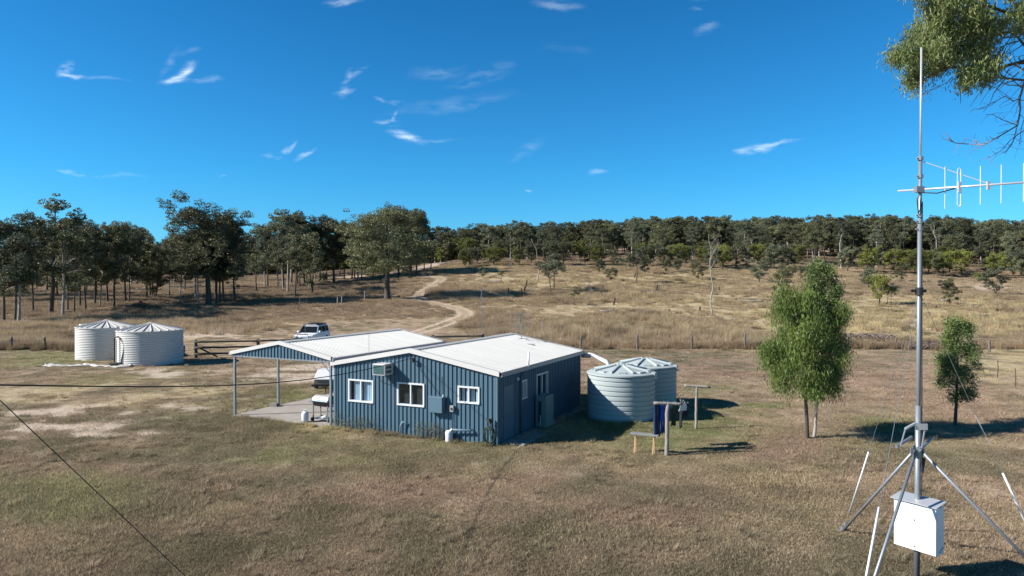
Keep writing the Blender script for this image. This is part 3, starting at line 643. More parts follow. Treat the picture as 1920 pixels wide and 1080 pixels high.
b = MB(); b.tube([(-.45, -.2, .42), (-.38, -.2, .46), (.42, -.18, .50), (.42, -.05, .5)], .04, 8); b.build('pipe', MATS['pale_blue_pipe'], wp, smooth=True)
dr = onwall('white_drum', 'dented white plastic drum standing against the gable wall by the drain pipe', 'drum', -1.93, -.22, 0)
b = MB(); b.lathe([(0, 0), (.13, 0), (.14, .05), (.135, .2), (.145, .36), (.12, .42), (.05, .44), (0, .44)], 20); b.build('drum', white_m, dr, smooth=True)
b = MB(); b.tube([(.05, 0, .42), (.16, 0, .50)], .04, 8); b.build('spout', white_m, dr)
hr = onwall('hose_reel', 'coiled dark garden hose hanging on a tap post at the shed corner', 'hose', -.2, -.16, 0)
b = MB(); b.tube([(0, 0, -.05), (0, 0, 1.05)], .025, 8); b.build('post', galv_m, hr)
b = MB(); b.tube([(0, 0, 1.0), (0, -.12, 1.02), (0, -.14, .94)], .022, 8); b.box(-.08, .08, -.09, .02, .86, 1.0); b.build('tap', black_m, hr)
b = MB()
pts = []
for i in range(150):
    a = i/22*2*math.pi; rr = .27+.045*math.sin(i*.37)+.02*math.sin(i*1.3); pts.append((rr*math.cos(a)*.8+.02*math.sin(i*.21), -.06-.035*(i/150)-.03*math.sin(i*.53), .40+rr*math.sin(a)*1.15))
b.tube(pts, .013, 6); b.tube([(0, -.14, .94), (.12, -.15, .7), (.2, -.1, .45)], .013, 6); b.build('hose', mat('green_hose', (.02, .05, .035), .5), hr, smooth=True)
hw = onwall('hot_water_unit', 'tall grey-green cabinet against the shaded side wall under the large window', 'cabinet', .36, 3.75, .05)
b = MB(); b.box(-.24, .24, -.42, .42, 0, 1.32); b.build('casing', hot_m, hw, bevel=.02)
b = MB(); b.box(-.1, .02, -.437, -.421, .25, 1.1); b.build('recess', black_m, hw)
b = MB(); b.tube([(.0, -.46, .05), (.0, -.46, .5), (0, -.4, .55)], .02, 6); b.build('pipe', alu_m, hw)
lp = onwall('wall_lamp', 'small white lamp under the eave of the shaded side wall', 'lamp', .05, 1.75, 2.28)
b = MB(); b.lathe([(0, -.09), (.06, -.06), (.07, 0), (.04, .04), (0, .04)], 14); b.build('shade', white_m, lp, smooth=True)
b = MB(); b.box(-.05, .0, -.03, .03, -.03, .05); b.build('bracket', white_m, lp)
# weatherhead where the overhead line lands
wh = onwall('cable_bracket', 'small black bracket under the gable peak where the overhead cable lands', 'bracket', -3.62, 0, 3.0)
b = MB(); b.tube([(0, -.03, 0), (0, -.2, .12)], .02, 6); b.box(-.05, .05, -.2, -.12, -.06, .10); b.build('bracket', black_m, wh)
b = MB(); b.tube([(0, -.18, .0), (.1, -.12, -.12), (.25, -.06, -.3), (.85, -.05, -.95), (1.22, -.08, -1.32)], .010, 6); b.build('cable_tail', black_m, wh)

# carport
CR0, CR1 = -13.42, -7.66; CH, CRISE, CK0, CK1 = 2.9, .56, -.16, 8.92; CM = (CR0+CR1)/2
cp = thing('carport', 'open gabled carport with white roof and blue gable panel beside the blue shed', 'carport', (Cx, Cy, 0), HROT)
crf = ribroof(CR0, CR1, CH+CRISE, CH, CK0, CK1).build('roof', roof_m, cp)
ridgecap(CM, CH+CRISE, CRISE/((CR1-CR0)/2), CK0+.02, CK1).build('ridge_cap', roof_m, crf)
mb = MB(); barge(mb, CR0-.01, CR1+.01, CH+CRISE, CH, CK0-.003, h=.15); mb.build('barge_capping', trim_m, crf)
mb = MB(); barge(mb, CR0-.01, CR1+.01, CH+CRISE, CH, CK1+.003, h=.15, s=1); mb.build('barge_capping', trim_m, crf)
mb = MB(); mb.prism([(CR1+.011, CH-.13), (CR1+.12, CH-.13), (CR1+.12, CH+.005), (CR1+.011, CH+.005)], CK0, CK1); mb.build('gutter', gutter_m, crf)
mb = MB(); mb.prism([(CR0-.12, CH-.13), (CR0-.011, CH-.13), (CR0-.011, CH+.005), (CR0-.12, CH+.005)], CK0, CK1); mb.build('gutter', gutter_m, crf)
def czr(u): return CH+CRISE*(1-abs(u-CM)/((CR1-CR0)/2))
for kk, pl in ((.0, 'front'), (CK1-CK0-.3, 'back')):
    mb = MB(); panel(CR0+.14, CR1-.14, .19, 0, ztop=lambda u: max(czr(u)-.05, CH-.115), zbot=CH-.12, mb=mb); mb.v = [(a, b+kk+CK0+.05, c) for a, b, c in mb.v]; mb.build('gable_panel', wall_m, cp)
mb = MB()
for kk in (CK0+.02, CK1-.2): mb.box(CR0+.05, CR1-.05, kk+.02, kk+.09, CH-.19, CH-.125)
for rr in (CR0+.1, CR1-.16): mb.box(rr, rr+.06, CK0+.12, CK1-.22, CH-.16, CH-.06)
mb.build('beam', galv_m, cp)
mb = MB()
for i in range(9):
    for s in (-1, 1):
        x0 = CM+s*(.15+.32*i)
        if abs(x0-CM) < 2.8: mb.box(x0-.03, x0+.03, CK0+.12, CK1-.22, czr(x0)-.13, czr(x0)-.05)
mb.build('purlin', galv_m, cp)
for (r_, k_) in ((CR0+.14, -.05), (CR0+.14, 2.62), (CR0+.14, 8.75), (CR1-.1, -.05), (CR1-.1, 8.75)):
    mb = MB(); mb.box(r_-.045, r_+.045, k_-.045, k_+.045, 0, CH-.165); mb.box(r_-.09, r_+.09, k_-.09, k_+.09, .0, .012); mb.build('post', galv_m, cp)
for r_, s in ((CR0+.14, 1), (CR1-.1, -1)):
    mb = MB(); mb.tube([(r_+s*.04, -.05, CH-.62), (r_+s*.5, -.05, CH-.19)], .022, 6); mb.build('brace', galv_m, cp)
# slab
s_ = MB(); s_.box(SLAB[0], SLAB[1], SLAB[2], SLAB[3], -.4, .045); so = s_.build('concrete_slab', concrete_m, None, loc=(Cx, Cy, 0)); so.rotation_euler = (0, 0, HROT); tag(so, kind='structure')
bk = thing('concrete_block', 'small grey concrete block beside the middle carport post', 'block', hp(-13.3, 2.38, .045), HROT+.2)
b = MB(); b.box(-.2, .2, -.12, .12, 0, .16); b.build('block', conc2_m, bk, bevel=.01); 
# barbecue
bq = thing('barrel_barbecue', 'steel barrel smoker on a wheeled stand at the front edge of the carport slab', 'barbecue', hp(-8.72, .62, .045), HROT-.05)
b = MB(); n_ = 18; pr = [(.25*math.cos(R(a)), .88+.25*math.sin(R(a))) for a in np.linspace(0, 180, n_)]
b.prism(pr[::-1], -.42, .42, 'x'); lid = b.build('lid', steel_m, bq); soft(lid, 40)
b = MB(); pr = [(.25*math.cos(R(a)), .87+.25*math.sin(R(a))) for a in np.linspace(180, 360, n_)]; b.prism(pr[::-1], -.42, .42, 'x'); o_ = b.build('barrel', rack_m, bq); soft(o_, 40)
b = MB(); b.tube([(.42, 0, .89), (.50, 0, .89), (.62, 0, .93), (.70, 0, .97)], [.25, .24, .13, .06], 14); b.build('end_cone', rack_m, bq, smooth=True)
b = MB(); b.tube([(.62, 0, .95), (.62, 0, 1.62)], .035, 10); b.tube([(.62, 0, 1.60), (.62, 0, 1.66)], .05, 10); b.build('chimney', rack_m, bq, smooth=True)
for xx in (-.4, .42):
    for yy in (-.22, .22):
        b = MB(); b.box(xx-.022, xx+.022, yy-.022, yy+.022, 0.0, .72); b.build('leg', galv_m, bq)
b = MB(); b.box(-.42, .44, -.24, .24, .12, .14); b.build('lower_shelf', galv_m, bq)
b = MB(); b.box(-.75, -.44, -.18, .18, .80, .82); b.build('side_shelf', galv_m, bq)
b = MB(); b.box(.44, .82, -.2, .2, .76, .78); b.build('side_shelf', galv_m, bq)
for xx in (.82,):
    for yy in (-.18, .18):
        b = MB(); b.box(xx-.03, xx+.01, yy-.02, yy+.02, 0, .76); b.build('leg', galv_m, bq)
for s in (-1, 1):
    b = MB(); b.tube([(-.4, s*.25, .09), (-.4, s*.29, .09)], .09, 14); b.build('wheel', tyre_m, bq)
b = MB(); b.tube([(-.25, -.27, .98), (-.25, -.30, 1.0), (.25, -.30, 1.0), (.25, -.27, .98)], .012, 6); b.build('handle', galv_m, lid)
bx_ = thing('crumpled_bag', 'small crumpled pale bag on the lower shelf of the barbecue', 'bag', hp(-8.62, .55, .185), HROT)
b = MB(); b.lathe([(0, 0), (.14, 0), (.17, .05), (.12, .10), (.05, .13), (0, .13)], 9); b.v = [(x+.02*math.sin(9*z+7*y), y*.7, z+.02*math.sin(20*x)) for x, y, z in b.v]; b.build('bag', sheet_m, bx_)
gb = thing('gas_bottle', 'white gas bottle standing on the slab left of the barbecue', 'gas bottle', hp(-9.32, .12, .045), HROT)
b = MB(); b.lathe([(0, .02), (.11, .02), (.14, .06), (.15, .1), (.15, .36), (.13, .42), (.06, .46), (0, .465)], 22); b.build('cylinder', white_m, gb, smooth=True)
b = MB(); b.lathe([(.10, 0), (.115, 0), (.115, .05), (.10, .05)], 20); b.build('foot_ring', galv_m, gb)
b = MB(); b.tube([(-.06, 0, .43), (-.07, 0, .54), (.07, 0, .54), (.06, 0, .43)], .012, 6); b.build('collar', white_m, gb); b = MB(); b.tube([(0, 0, .46), (0, 0, .52)], .02, 8); b.build('valve', galv_m, gb)
# trailer behind the carport
tr_ = thing('box_trailer', 'small box trailer with a sloping white lid parked behind the carport slab', 'trailer', (-10.25, 38.9, 0.0), .05)
b = MB(); b.prism([(-1.05, .42), (1.05, .42), (1.05, .66), (-1.05, .66)], -.75, .75, 'x'); b.build('tub', mat('grey_trailer_steel', (.2, .19, .18), .5, .3), tr_)
b = MB(); b.prism([(-1.1, .66), (1.1, .66), (1.1, 1.05), (-.15, 1.12), (-1.1, .72)], -.8, .8, 'x'); b.build('lid', white_m, tr_, bevel=.02)
b = MB(); b.tube([(0, -1.05, .4), (0, -1.9, .4)], .04, 6); b.tube([(0, -1.75, .4), (0, -1.75, .0)], .03, 6); b.build('drawbar', rack_m, tr_)
for s in (-1, 1):
    b = MB(); b.tube([(s*.84, .1, .3), (s*.98, .1, .3)], .3, 20); w_ = b.build('wheel', tyre_m, tr_); b = MB(); b.tube([(s*.975, .1, .3), (s*.99, .1, .3)], .16, 14); b.build('rim', galv_m, w_)
b = MB(); b.box(-.9, .9, -1.12, -1.06, .3, .42); b.build('bumper', rack_m, tr_)

# roof antennas
ta = thing('grid_antenna', 'small mesh television antenna on a short mast at the far corner of the white roof', 'antenna', hp(-2.81, 8.36, HH+RISE*(1-abs(-2.81+HW/2)/(HW/2))+.03), HROT+.35)
b = MB(); b.box(-.3, .3, -.04, .04, 0.015, .035); b.build('base_plate', galv_m, ta); b = MB(); b.tube([(0, 0, 0), (0, 0, 1.35)], .018, 8); b.build('pole', galv_m, ta)
b = MB()
for xx in (-.34, .34): b.tube([(xx, 0, .5), (xx, 0, 1.33)], .009, 5)
for i in range(14): b.tube([(-.34, 0, .5+i*.063), (.34, 0, .5+i*.063)], .0045, 4)
b.build('reflector', galv_m, ta)
b = MB(); b.tube([(0, -.0, .95), (0, -.18, .95)], .012, 5); b.tube([(-.05, -.18, .8), (-.05, -.18, 1.28), (.02, -.18, 1.28), (.02, -.18, .8)], .012, 5); b.build('feed', black_m, ta)
st = thing('whip_antenna', 'thin upright whip antenna at the front left edge of the shed roof', 'antenna', hp(-5.75, -.11, roofz(-5.75)+.06), HROT)
b = MB(); b.tube([(0, 0, 0), (0, 0, .95)], .008, 6); b.build('rod', galv_m, st); b = MB(); b.tube([(0, 0, -.05), (0, 0, .06)], .025, 8); b.build('base', galv_m, st)
rm_ = thing('roof_bracket', 'loose grey metal strip lying on the white roof near the mesh antenna', 'bracket', hp(-1.87, 7.3, HH+RISE*(1-abs(-1.87+HW/2)/(HW/2))+.05), HROT+.3)
b = MB(); b.box(-.22, .22, -.025, .025, 0, .03); o_ = b.build('strip', galv_m, rm_)

# ------------------------------------------------------------------ water tanks
def poly_tank(x, y, z, label, rz):
    t = thing('water_tank', label, 'water tank', (x, y, z), rz, 'pale green water tanks beside the shed')
    r, h = 1.5, 1.98; prof = [(0, 0), (r-.02, 0), (r, .04)]; nb = 9
    for i in range(nb):
        z0 = .07+i*(h-.12)/nb; p_ = (h-.12)/nb
        prof += [(r-.022, z0), (r-.022, z0+.028), (r+.012, z0+.055), (r+.016, z0+p_*.5), (r+.010, z0+p_-.012)]
    prof += [(r-.02, h-.04), (r-.01, h)]
    b = MB(); b.lathe(prof, 72); o = b.build('shell', tank_m, t); soft(o, 30)
    b = MB(); b.lathe([(r+.03, h-.03), (r+.05, h-.005), (r+.045, h+.05), (r-.04, h+.075), (.24, h+.33), (.22, h+.37), (0, h+.37)], 72); rf = b.build('roof', tank_m, t); soft(rf, 30)
    for k in range(8):
        b = MB(); a = k*math.pi/4+.28; M = Matrix.Rotation(a, 4, 'Z'); ux, uy = .055, .055
        v = [(.26, -.05, h+.325), (.26, .05, h+.325), (1.30, .06, h+.115), (1.30, -.06, h+.115), (.26, -.035, h+.40), (.26, .035, h+.40), (1.28, .045, h+.19), (1.28, -.045, h+.19)]
        b.add([tuple(M @ Vector(p)) for p in v], [(4, 5, 6, 7), (0, 3, 2, 1), (0, 4, 7, 3), (1, 2, 6, 5), (3, 7, 6, 2), (0, 1, 5, 4)]); b.build('roof_rib', tank_m, rf)
    for k in range(8):
        b = MB(); a = k*math.pi/4+.28+math.pi/8; M = Matrix.Rotation(a, 4, 'Z'); b.box(1.0, 1.28, -.17, .17, h+.10, h+.165, M); b.build('roof_pad', tank_m, rf)
    b = MB(); M = Matrix.Rotation(R(-28), 4, 'Z'); b.box(r-.1, r+.1, -.16, .16, h-.02, h+.1, M); b.build('overflow_box', tank_m, t)
    b = MB(); a = R(-28); b.tube([((r)*math.cos(a), r*math.sin(a), h-.12), ((r+.16)*math.cos(a), (r+.16)*math.sin(a), h-.13)], .05, 10); b.build('overflow_pipe', white_m, t)
    return t
tk1 = poly_tank(4.93, 30.84, 0, 'pale green round water tank nearest the shed, half shaded by it', 0)
tk2 = poly_tank(6.54, 33.55, 0, 'pale green round water tank standing behind and right of the half shaded one', .0)
ip = thing('inlet_pipe', 'wide white downpipe slanting from the shed gutter down to the green tank', 'pipe', (0, 0, 0))
e0 = Vector(hp(.2, HL-.25, HH-.2)); 
b = MB(); b.tube([e0, e0+Vector((.42, .15, -.02))], .10, 12); b.build('gutter_elbow', gutter_m, ip, smooth=True)
p1 = e0+Vector((.38, .14, .02)); p2 = Vector((4.35, 31.3, 2.42))
b = MB(); b.tube([p1+Vector((-.05, 0, .02)), p1+Vector((.12, .02, 0)), p2, p2+Vector((.07, 0, -.1)), p2+Vector((.08, 0, -.3))], .095, 12); b.build('pipe', white_m, ip, smooth=True)
def steel_tank(x, y, z, r, h, label, rz):
    t = thing('corrugated_tank', label, 'water tank', (x, y, z), rz, 'pale corrugated steel water tanks')
    n = 19; prof = [(r, 0)]
    for i in range(n*6+1):
        q = i/6; prof.append((r+.022*math.cos(2*math.pi*q), .04+q*(h-.08)/n))
    prof.append((r, h)); b = MB(); b.lathe(prof, 96); o = b.build('shell', cream_m, t); o.data.polygons.foreach_set('use_smooth', [True]*len(o.data.polygons))
    b = MB(); b.lathe([(r+.03, h-.05), (r+.05, h-.02), (r+.04, h+.02), (.12, h+.50), (0, h+.52)], 96); rf = b.build('roof', cream_m, t); soft(rf, 30)
    b = MB()
    for k in range(24):
        M = Matrix.Rotation(k*2*math.pi/24, 4, 'Z'); hh = h+.02
        v = [(.14, -.025, h+.47), (.14, .025, h+.47), (r, .06, hh), (r, -.06, hh), (.14, -.012, h+.55), (.14, .012, h+.55), (r-.01, .028, hh+.075), (r-.01, -.028, hh+.075)]
        b.add([tuple(M @ Vector(p)) for p in v], [(4, 5, 6, 7), (0, 3, 2, 1), (0, 4, 7, 3), (1, 2, 6, 5), (3, 7, 6, 2), (0, 1, 5, 4)])
    b.build('roof_rib', cream_m, rf)
    b = MB(); b.lathe([(0, h+.5), (.2, h+.48), (.22, h+.55), (0, h+.60)], 20); b.build('cap', cream_m, rf)
    a = R(-118-math.degrees(rz)); cx_, cy_ = (r-.55)*math.cos(a-.75), (r-.55)*math.sin(a-.75)
    b = MB(); b.lathe([(.30, 0), (.32, .14), (.27, .17), (.25, .1), (0, .1)], 24, (cx_, cy_, h+.10)); hm = b.build('hatch', cream_m, t, smooth=True)
    b = MB(); b.lathe([(.24, .18), (0, .18)], 20, (cx_, cy_, h+.11)); b.v = [(x, y, z) for x, y, z in b.v]; b.build('strainer', black_m, hm)
    return t
zt1 = zat(-27.2, 51.3); zt2 = zat(-32.7, 55)
steel_tank(-27.2, 51.3, zt1, 2.24, 2.5, 'pale corrugated steel tank in front with black pipes up its side', .0)
steel_tank(-32.7, 55.0, zt2, 2.14, 2.5, 'pale corrugated steel tank at the left, partly behind its twin', .1)
tp = thing('tank_pipe', 'black pump pipes and bent hose against the front corrugated tank', 'pipe', (-28.75, 49.35, 0))
b = MB(); b.tube([(0, 0, 0), (.0, 0, 2.05), (.15, 0.05, 2.12)], .05, 8); b.tube([(.12, .02, 0), (.12, .02, 1.95)], .025, 6); b.build('riser', black_m, tp)
b = MB(); b.tube([(0, 0, 2.1), (.25, 0, 2.15), (.55, -.05, 1.9), (.75, -.1, 1.55), (.7, -.12, 1.0), (.58, -.12, .5), (.55, -.12, 0)], .045, 8); b.build('bent_hose', black_m, tp, smooth=True)
b = MB(); b.box(-.15, .3, -.25, .1, 0, .25); b.tube([(-.3, -.1, .2), (.5, -.1, .22)], .09, 10); b.build('pump', black_m, tp)
# crumpled white sheet lying before the tanks
sh = []; nx_, ny_ = 46, 9
for j in range(ny_):
    for i in range(nx_):
        u = i/(nx_-1); v = j/(ny_-1); w = .38+.26*math.sin(u*9)+.12*math.sin(u*23); x_ = -33.9+u*6.5+.08*math.sin(v*9+u*30); y_ = 49.6+.5*u*-1+(v-.5)*w*1.6
        sh.append((x_, y_, .05+.17*abs(math.sin(u*31+v*5))*math.sin(v*math.pi)*(.5+.5*math.sin(u*12+2))+.03*math.sin(v*17+u*50)))
b = MB(); b.add(sh, [(j*nx_+i, j*nx_+i+1, (j+1)*nx_+i+1, (j+1)*nx_+i) for j in range(ny_-1) for i in range(nx_-1)]); b.v = [(x, y, z+zat(x, y)) for x, y, z in b.v]
o = b.build('crumpled_sheet', sheet_m, smooth=True); tag(o, 'long crumpled white plastic sheet on the grass before the corrugated tanks', 'plastic sheet')
sm_ = o.modifiers.new('thickness', 'SOLIDIFY'); sm_.thickness = .012

# ------------------------------------------------------------------ clothesline, laundry, bench
def rough_pole(p0, p1, r0, r1, n=10, seg=10, wob=.012, seed=0):
    rr = random.Random(seed); p0 = Vector(p0); p1 = Vector(p1); pts = []; rad = []
    for i in range(seg+1):
        t_ = i/seg; pts.append(p0.lerp(p1, t_)+Vector((rr.uniform(-wob, wob), rr.uniform(-wob, wob), rr.uniform(-wob, wob)*.3))); rad.append((r0+(r1-r0)*t_)*rr.uniform(.92, 1.08))
    return MB().tube(pts, rad, n)
A1 = Vector((5.42, 23.88, 0)); A2 = Vector((7.63, 28.24, 0)); ldir = (A2-A1).normalized(); cdir = Vector((ldir.y, -ldir.x, 0))
def tpost(P, label, hgt, s0, s1, rad, seed):
    t = thing('clothesline_post', label, 'clothesline post', P, 0, 'clothesline posts')
    rough_pole((0, 0, -.1), (.02, 0, hgt-.02), rad, rad*.88, seed=seed).build('post', wood_m, t, smooth=True)
    cd_ = Vector((1, 0, 0)) if seed == 3 else Vector((.97, -.15, 0))
    rough_pole(cd_*s0+Vector((0, 0, hgt-.02)), cd_*s1+Vector((0, 0, hgt-.06)), .052, .05, seg=7, seed=seed+1).build('crossarm', wood_m, t, smooth=True); return t
tpost(A1, 'grey timber clothesline post nearest the bench, with laundry hung by it', 1.86, -.45, .55, .075, 3)
tpost(A2, 'grey timber clothesline post standing farther back, its crossarm bare', 1.80, -.5, .58, .06, 8)
for i, f in enumerate((-.38, -.14, .12, .36)):
    b = MB(); p0 = A1+Vector((f, 0, 1.83)); p1 = A2+Vector((f, 0, 1.76)); b.tube([p0.lerp(p1, k/8)-Vector((0, 0, .12*math.sin(math.pi*k/8))) for k in range(9)], .005, 4)
    o = b.build('clothes_line', mat('green_line%d' % i, (.1, .3, .18), .6)); tag(o, 'thin green clothes line strung between the two timber posts', 'clothes line', 'green clothes lines')
def cloth(name, label, cat, top, w, length, m, seed, taper=1.0, legs=False, group='laundry on the line'):
    t = thing(name, label, cat, top, 0, group); rr = random.Random(seed); M = Matrix.Rotation(math.atan2(ldir.y, ldir.x)+rr.uniform(-.5, .3), 4, 'Z')
    def sheetm(x0, x1, l):
        nx_, nz = 9, 12; v = []
        for j in range(nz):
            for i in range(nx_):
                u = i/(nx_-1); q = j/(nz-1); xx = (x0+(x1-x0)*u)*(1+(taper-1)*q)
                v.append(tuple(M @ Vector((xx+.02*math.sin(q*5+seed), .035*math.sin(u*11+seed+q*2)*(.3+q), -q*l*(1-.04*math.sin(u*7+seed))))))
        b = MB(); b.add(v, [(j*nx_+i, j*nx_+i+1, (j+1)*nx_+i+1, (j+1)*nx_+i) for j in range(nz-1) for i in range(nx_-1)]); return b
    if legs:
        for nm, a, c in (('trouser_leg', -w/2, -.01), ('trouser_leg', .02, w/2)):
            o = sheetm(a, c, length).build(nm, m, t, smooth=True); s = o.modifiers.new('t', 'SOLIDIFY'); s.thickness = .02
    else:
        o = sheetm(-w/2, w/2, length).build('cloth', m, t, smooth=True); s = o.modifiers.new('t', 'SOLIDIFY'); s.thickness = .012
    for xx in (-w*.35, w*.35): q = M @ Vector((xx, 0, 0)); b = MB(); b.box(q.x-.008, q.x+.008, q.y-.012, q.y+.012, -.04, .035); b.build('peg', trim_m, t)
    return t
def lineat(f, s, dz=0): p = A1.lerp(A2, s)+Vector((f, 0, 1.80-.12*math.sin(math.pi*s)+dz)); return p
cloth('hanging_trousers', 'navy trousers hung nearest the left end of the crossarm', 'trousers', lineat(-.40, .05), .34, 1.14, denim_m, 1, .9, True)
cloth('hanging_trousers', 'dark blue work trousers hung second on the clothesline beside the navy pair', 'trousers', lineat(-.36, .16), .34, 1.10, mat('blue_denim', (.02, .05, .15), .9, 0, .4, 9, c2=(.06, .10, .2)), 4, .9, True)
cloth('hanging_shirt', 'bright blue shirt hanging just left of the near clothesline post', 'shirt', lineat(-.20, .07), .40, .62, blue_m, 7, .8)
cloth('hanging_towel', 'navy towel with a bright blue hem hanging low behind the near post', 'towel', lineat(-.16, .13), .30, .98, mat('royal_cloth', (.015, .05, .25), .9, 0, .4, 6, c2=(.05, .2, .5)), 9, .8)
cloth('hanging_shirt', 'dark shirt hanging right of the near clothesline post', 'shirt', lineat(.10, .12), .34, .80, mat('dark_green_cloth', (.015, .03, .025), .9), 12, .8)
cloth('hanging_trousers', 'black trousers hung farther along the clothesline', 'trousers', lineat(.14, .30), .32, .98, mat('black_cloth', (.012, .014, .018), .9), 15, .85, True)
cloth('hanging_shirt', 'white shirt bunched over the line at the right end of the near crossarm', 'shirt', lineat(.45, .10, .0), .36, .27, wcloth_m, 18, 1.1)
cloth('hanging_shirt', 'navy shirt hanging behind the bunched white shirt', 'shirt', lineat(.50, .16, -.04), .34, .45, mat('navy_shirt', (.012, .016, .04), .9), 21, .9)
cloth('hanging_towel', 'black cloth hanging at the far right of the laundry', 'towel', lineat(.30, .24), .3, .60, MATS['black_cloth'], 24, .9)
bn = thing('timber_bench', 'narrow grey plank bench on raw pine legs by the clothesline', 'bench', (4.72, 24.15, 0), math.atan2(24.03-24.33, .62))
b = MB(); b.box(-.52, .48, -.11, .11, .66, .71); b.build('seat', mat('grey_plank', (.23, .24, .24), .8, 0, .4, 5), bn)
for xx in (-.34, .32):
    for s in (-1, 1):
        b = MB(); b.tube([(xx, s*.04, .66), (xx-.02, s*.12, 0)], .022, 6); b.build('leg', pine_m, bn)

# ------------------------------------------------------------------ four wheel drive
cx_, cy_, cz_ = at(586, 645)
car = thing('parked_car', 'white four-wheel drive with a black roof rack parked beyond the log rail', 'car', (cx_, cy_, cz_), math.radians(-5))
# local: -y is the front
b = MB(); b.prism([(-2.35, .45), (-2.42, .72), (-2.3, 1.02), (-1.05, 1.14), (2.3, 1.16), (2.4, .9), (2.38, .42)], -.93, .93, 'x'); body = b.build('body', carp_m, car, bevel=.06)
def loft(y0b, y1b, y0t, y1t, zb, zt, wb, wt):
    return MB().add([(-wb, y0b, zb), (wb, y0b, zb), (wb, y1b, zb), (-wb, y1b, zb), (-wt, y0t, zt), (wt, y0t, zt), (wt, y1t, zt), (-wt, y1t, zt)], [(3, 2, 1, 0), (4, 5, 6, 7), (0, 1, 5, 4), (1, 2, 6, 5), (2, 3, 7, 6), (3, 0, 4, 7)])
loft(-1.12, 2.28, -.35, 2.08, 1.12, 1.84, .90, .74).build('cabin', carp_m, car, bevel=.05)
def quadp(a, bb, c, dd, off): 
    a, bb, c, dd = map(Vector, (a, bb, c, dd)); nn = (bb-a).cross(dd-a).normalized()*off; v = [a, bb, c, dd, a+nn, bb+nn, c+nn, dd+nn]
    return MB().add(v, [(0, 3, 2, 1), (4, 5, 6, 7), (0, 1, 5, 4), (1, 2, 6, 5), (2, 3, 7, 6), (3, 0, 4, 7)])
quadp((-.82, -1.07, 1.17), (.82, -1.07, 1.17), (.70, -.43, 1.76), (-.70, -.43, 1.76), .008).build('windscreen', carglass_m, car)
for s in (-1, 1):
    for (ya, yb, yc, yd) in ((-.78, .22, .22, -.28), (.32, 1.28, 1.22, .32), (1.38, 2.05, 1.95, 1.32)):
        p_ = [(s*.887, ya, 1.2), (s*.887, yb, 1.2), (s*.768, yc, 1.74), (s*.768, yd, 1.74)]
        if s < 0: p_ = p_[::-1]
        quadp(*p_, .008).build('side_window', carglass_m, car)
    b = MB(); b.lathe([(0, -.08), (.10, -.06), (.12, .03), (.08, .1), (0, .12)], 12, (s*1.08, -.85, 1.26)); b.box(min(s*.9, s*1.02), max(s*.9, s*1.02), -.88, -.82, 1.2, 1.25); b.build('mirror', carp_m, car, smooth=False)
    b = MB(); b.box(s*.72-.16, s*.72+.16, -2.43, -2.36, .78, .95); b.build('headlight', steel_m, car)
    for yy in (-1.45, 1.42):
        b = MB(); b.tube([(s*.72, yy, .40), (s*.95, yy, .40)], .40, 24); w_ = b.build('wheel', tyre_m, car); b = MB(); b.tube([(s*.94, yy, .40), (s*.965, yy, .40)], .22, 18); b.build('rim', galv_m, w_)
b = MB(); b.box(-.68, .68, -.28, 1.95, 1.90, 1.95)
for i in range(7): b.box(-.72, .72, -.3+i*.36, -.24+i*.36, 1.955, 1.985)
rk = b.build('roof_rack', rack_m, car); b = MB()
for s in (-1, 1):
    for yy in (-.2, .7, 1.7): b.box(s*.62-.03, s*.62+.03, yy, yy+.08, 1.83, 1.90)
b.build('rack_foot', rack_m, rk)
b = MB(); b.box(-.55, .55, -.40, -.34, 1.90, 1.97); b.build('light_bar', steel_m, rk)
b = MB(); b.tube([(-.92, -1.2, 1.1), (-.80, -.72, 1.55), (-.72, -.42, 1.80), (-.72, -.4, 1.95)], .045, 8); b.build('snorkel', rack_m, car, smooth=True)
b = MB(); b.box(-.85, .85, -2.52, -2.42, .5, .78); b.tube([(-.6, -2.5, .75), (-.5, -2.48, 1.12), (.5, -2.48, 1.12), (.6, -2.5, .75)], .035, 8); b.build('bull_bar', rack_m, car)
b = MB(); b.tube([(.25, -2.45, 1.1), (.25, -2.45, 2.0)], .012, 5); b.build('aerial', galv_m, car)
b = MB(); b.tube([(0.1, 2.40, 1.0), (.1, 2.62, 1.0)], .36, 22); b.build('spare_wheel', tyre_m, car)

# ------------------------------------------------------------------ fences
g0 = Vector(at(367, 672)); g1 = Vector(at(905, 657)); gdir = (g1-g0)
lf = thing('log_rail_fence', 'dark log rail fence behind the carport and the car', 'fence', g0)
L_ = gdir.length; n_ = 6; post_t = [0, .20, .405, .62, .81, 1.0]
for t_ in post_t:
    p = gdir*t_; zb = zat(g0.x+p.x, g0.y+p.y)-g0.z; rough_pole((p.x, p.y, zb-.2), (p.x, p.y, zb+1.48), .15, .13, seed=int(t_*100)).build('post', darkwood_m, lf, smooth=True)
for a_, b2 in zip(post_t[:-1], post_t[1:]):
    for zz in (1.32, .86, .36):
        if zz < 1 and a_ > .6: continue
        rough_pole(gdir*a_+Vector((0, -.12, zz)), gdir*b2+Vector((0, -.12, zz-.02)), .085, .07, seed=int(zz*100+a_*10), wob=.03).build('rail', darkwood_m, lf, smooth=True)
rough_pole(Vector((.1, -.05, .95)), Vector((1.6, -.05+gdir.y*.06, .1)), .07, .06, seed=5).build('brace', darkwood_m, lf)
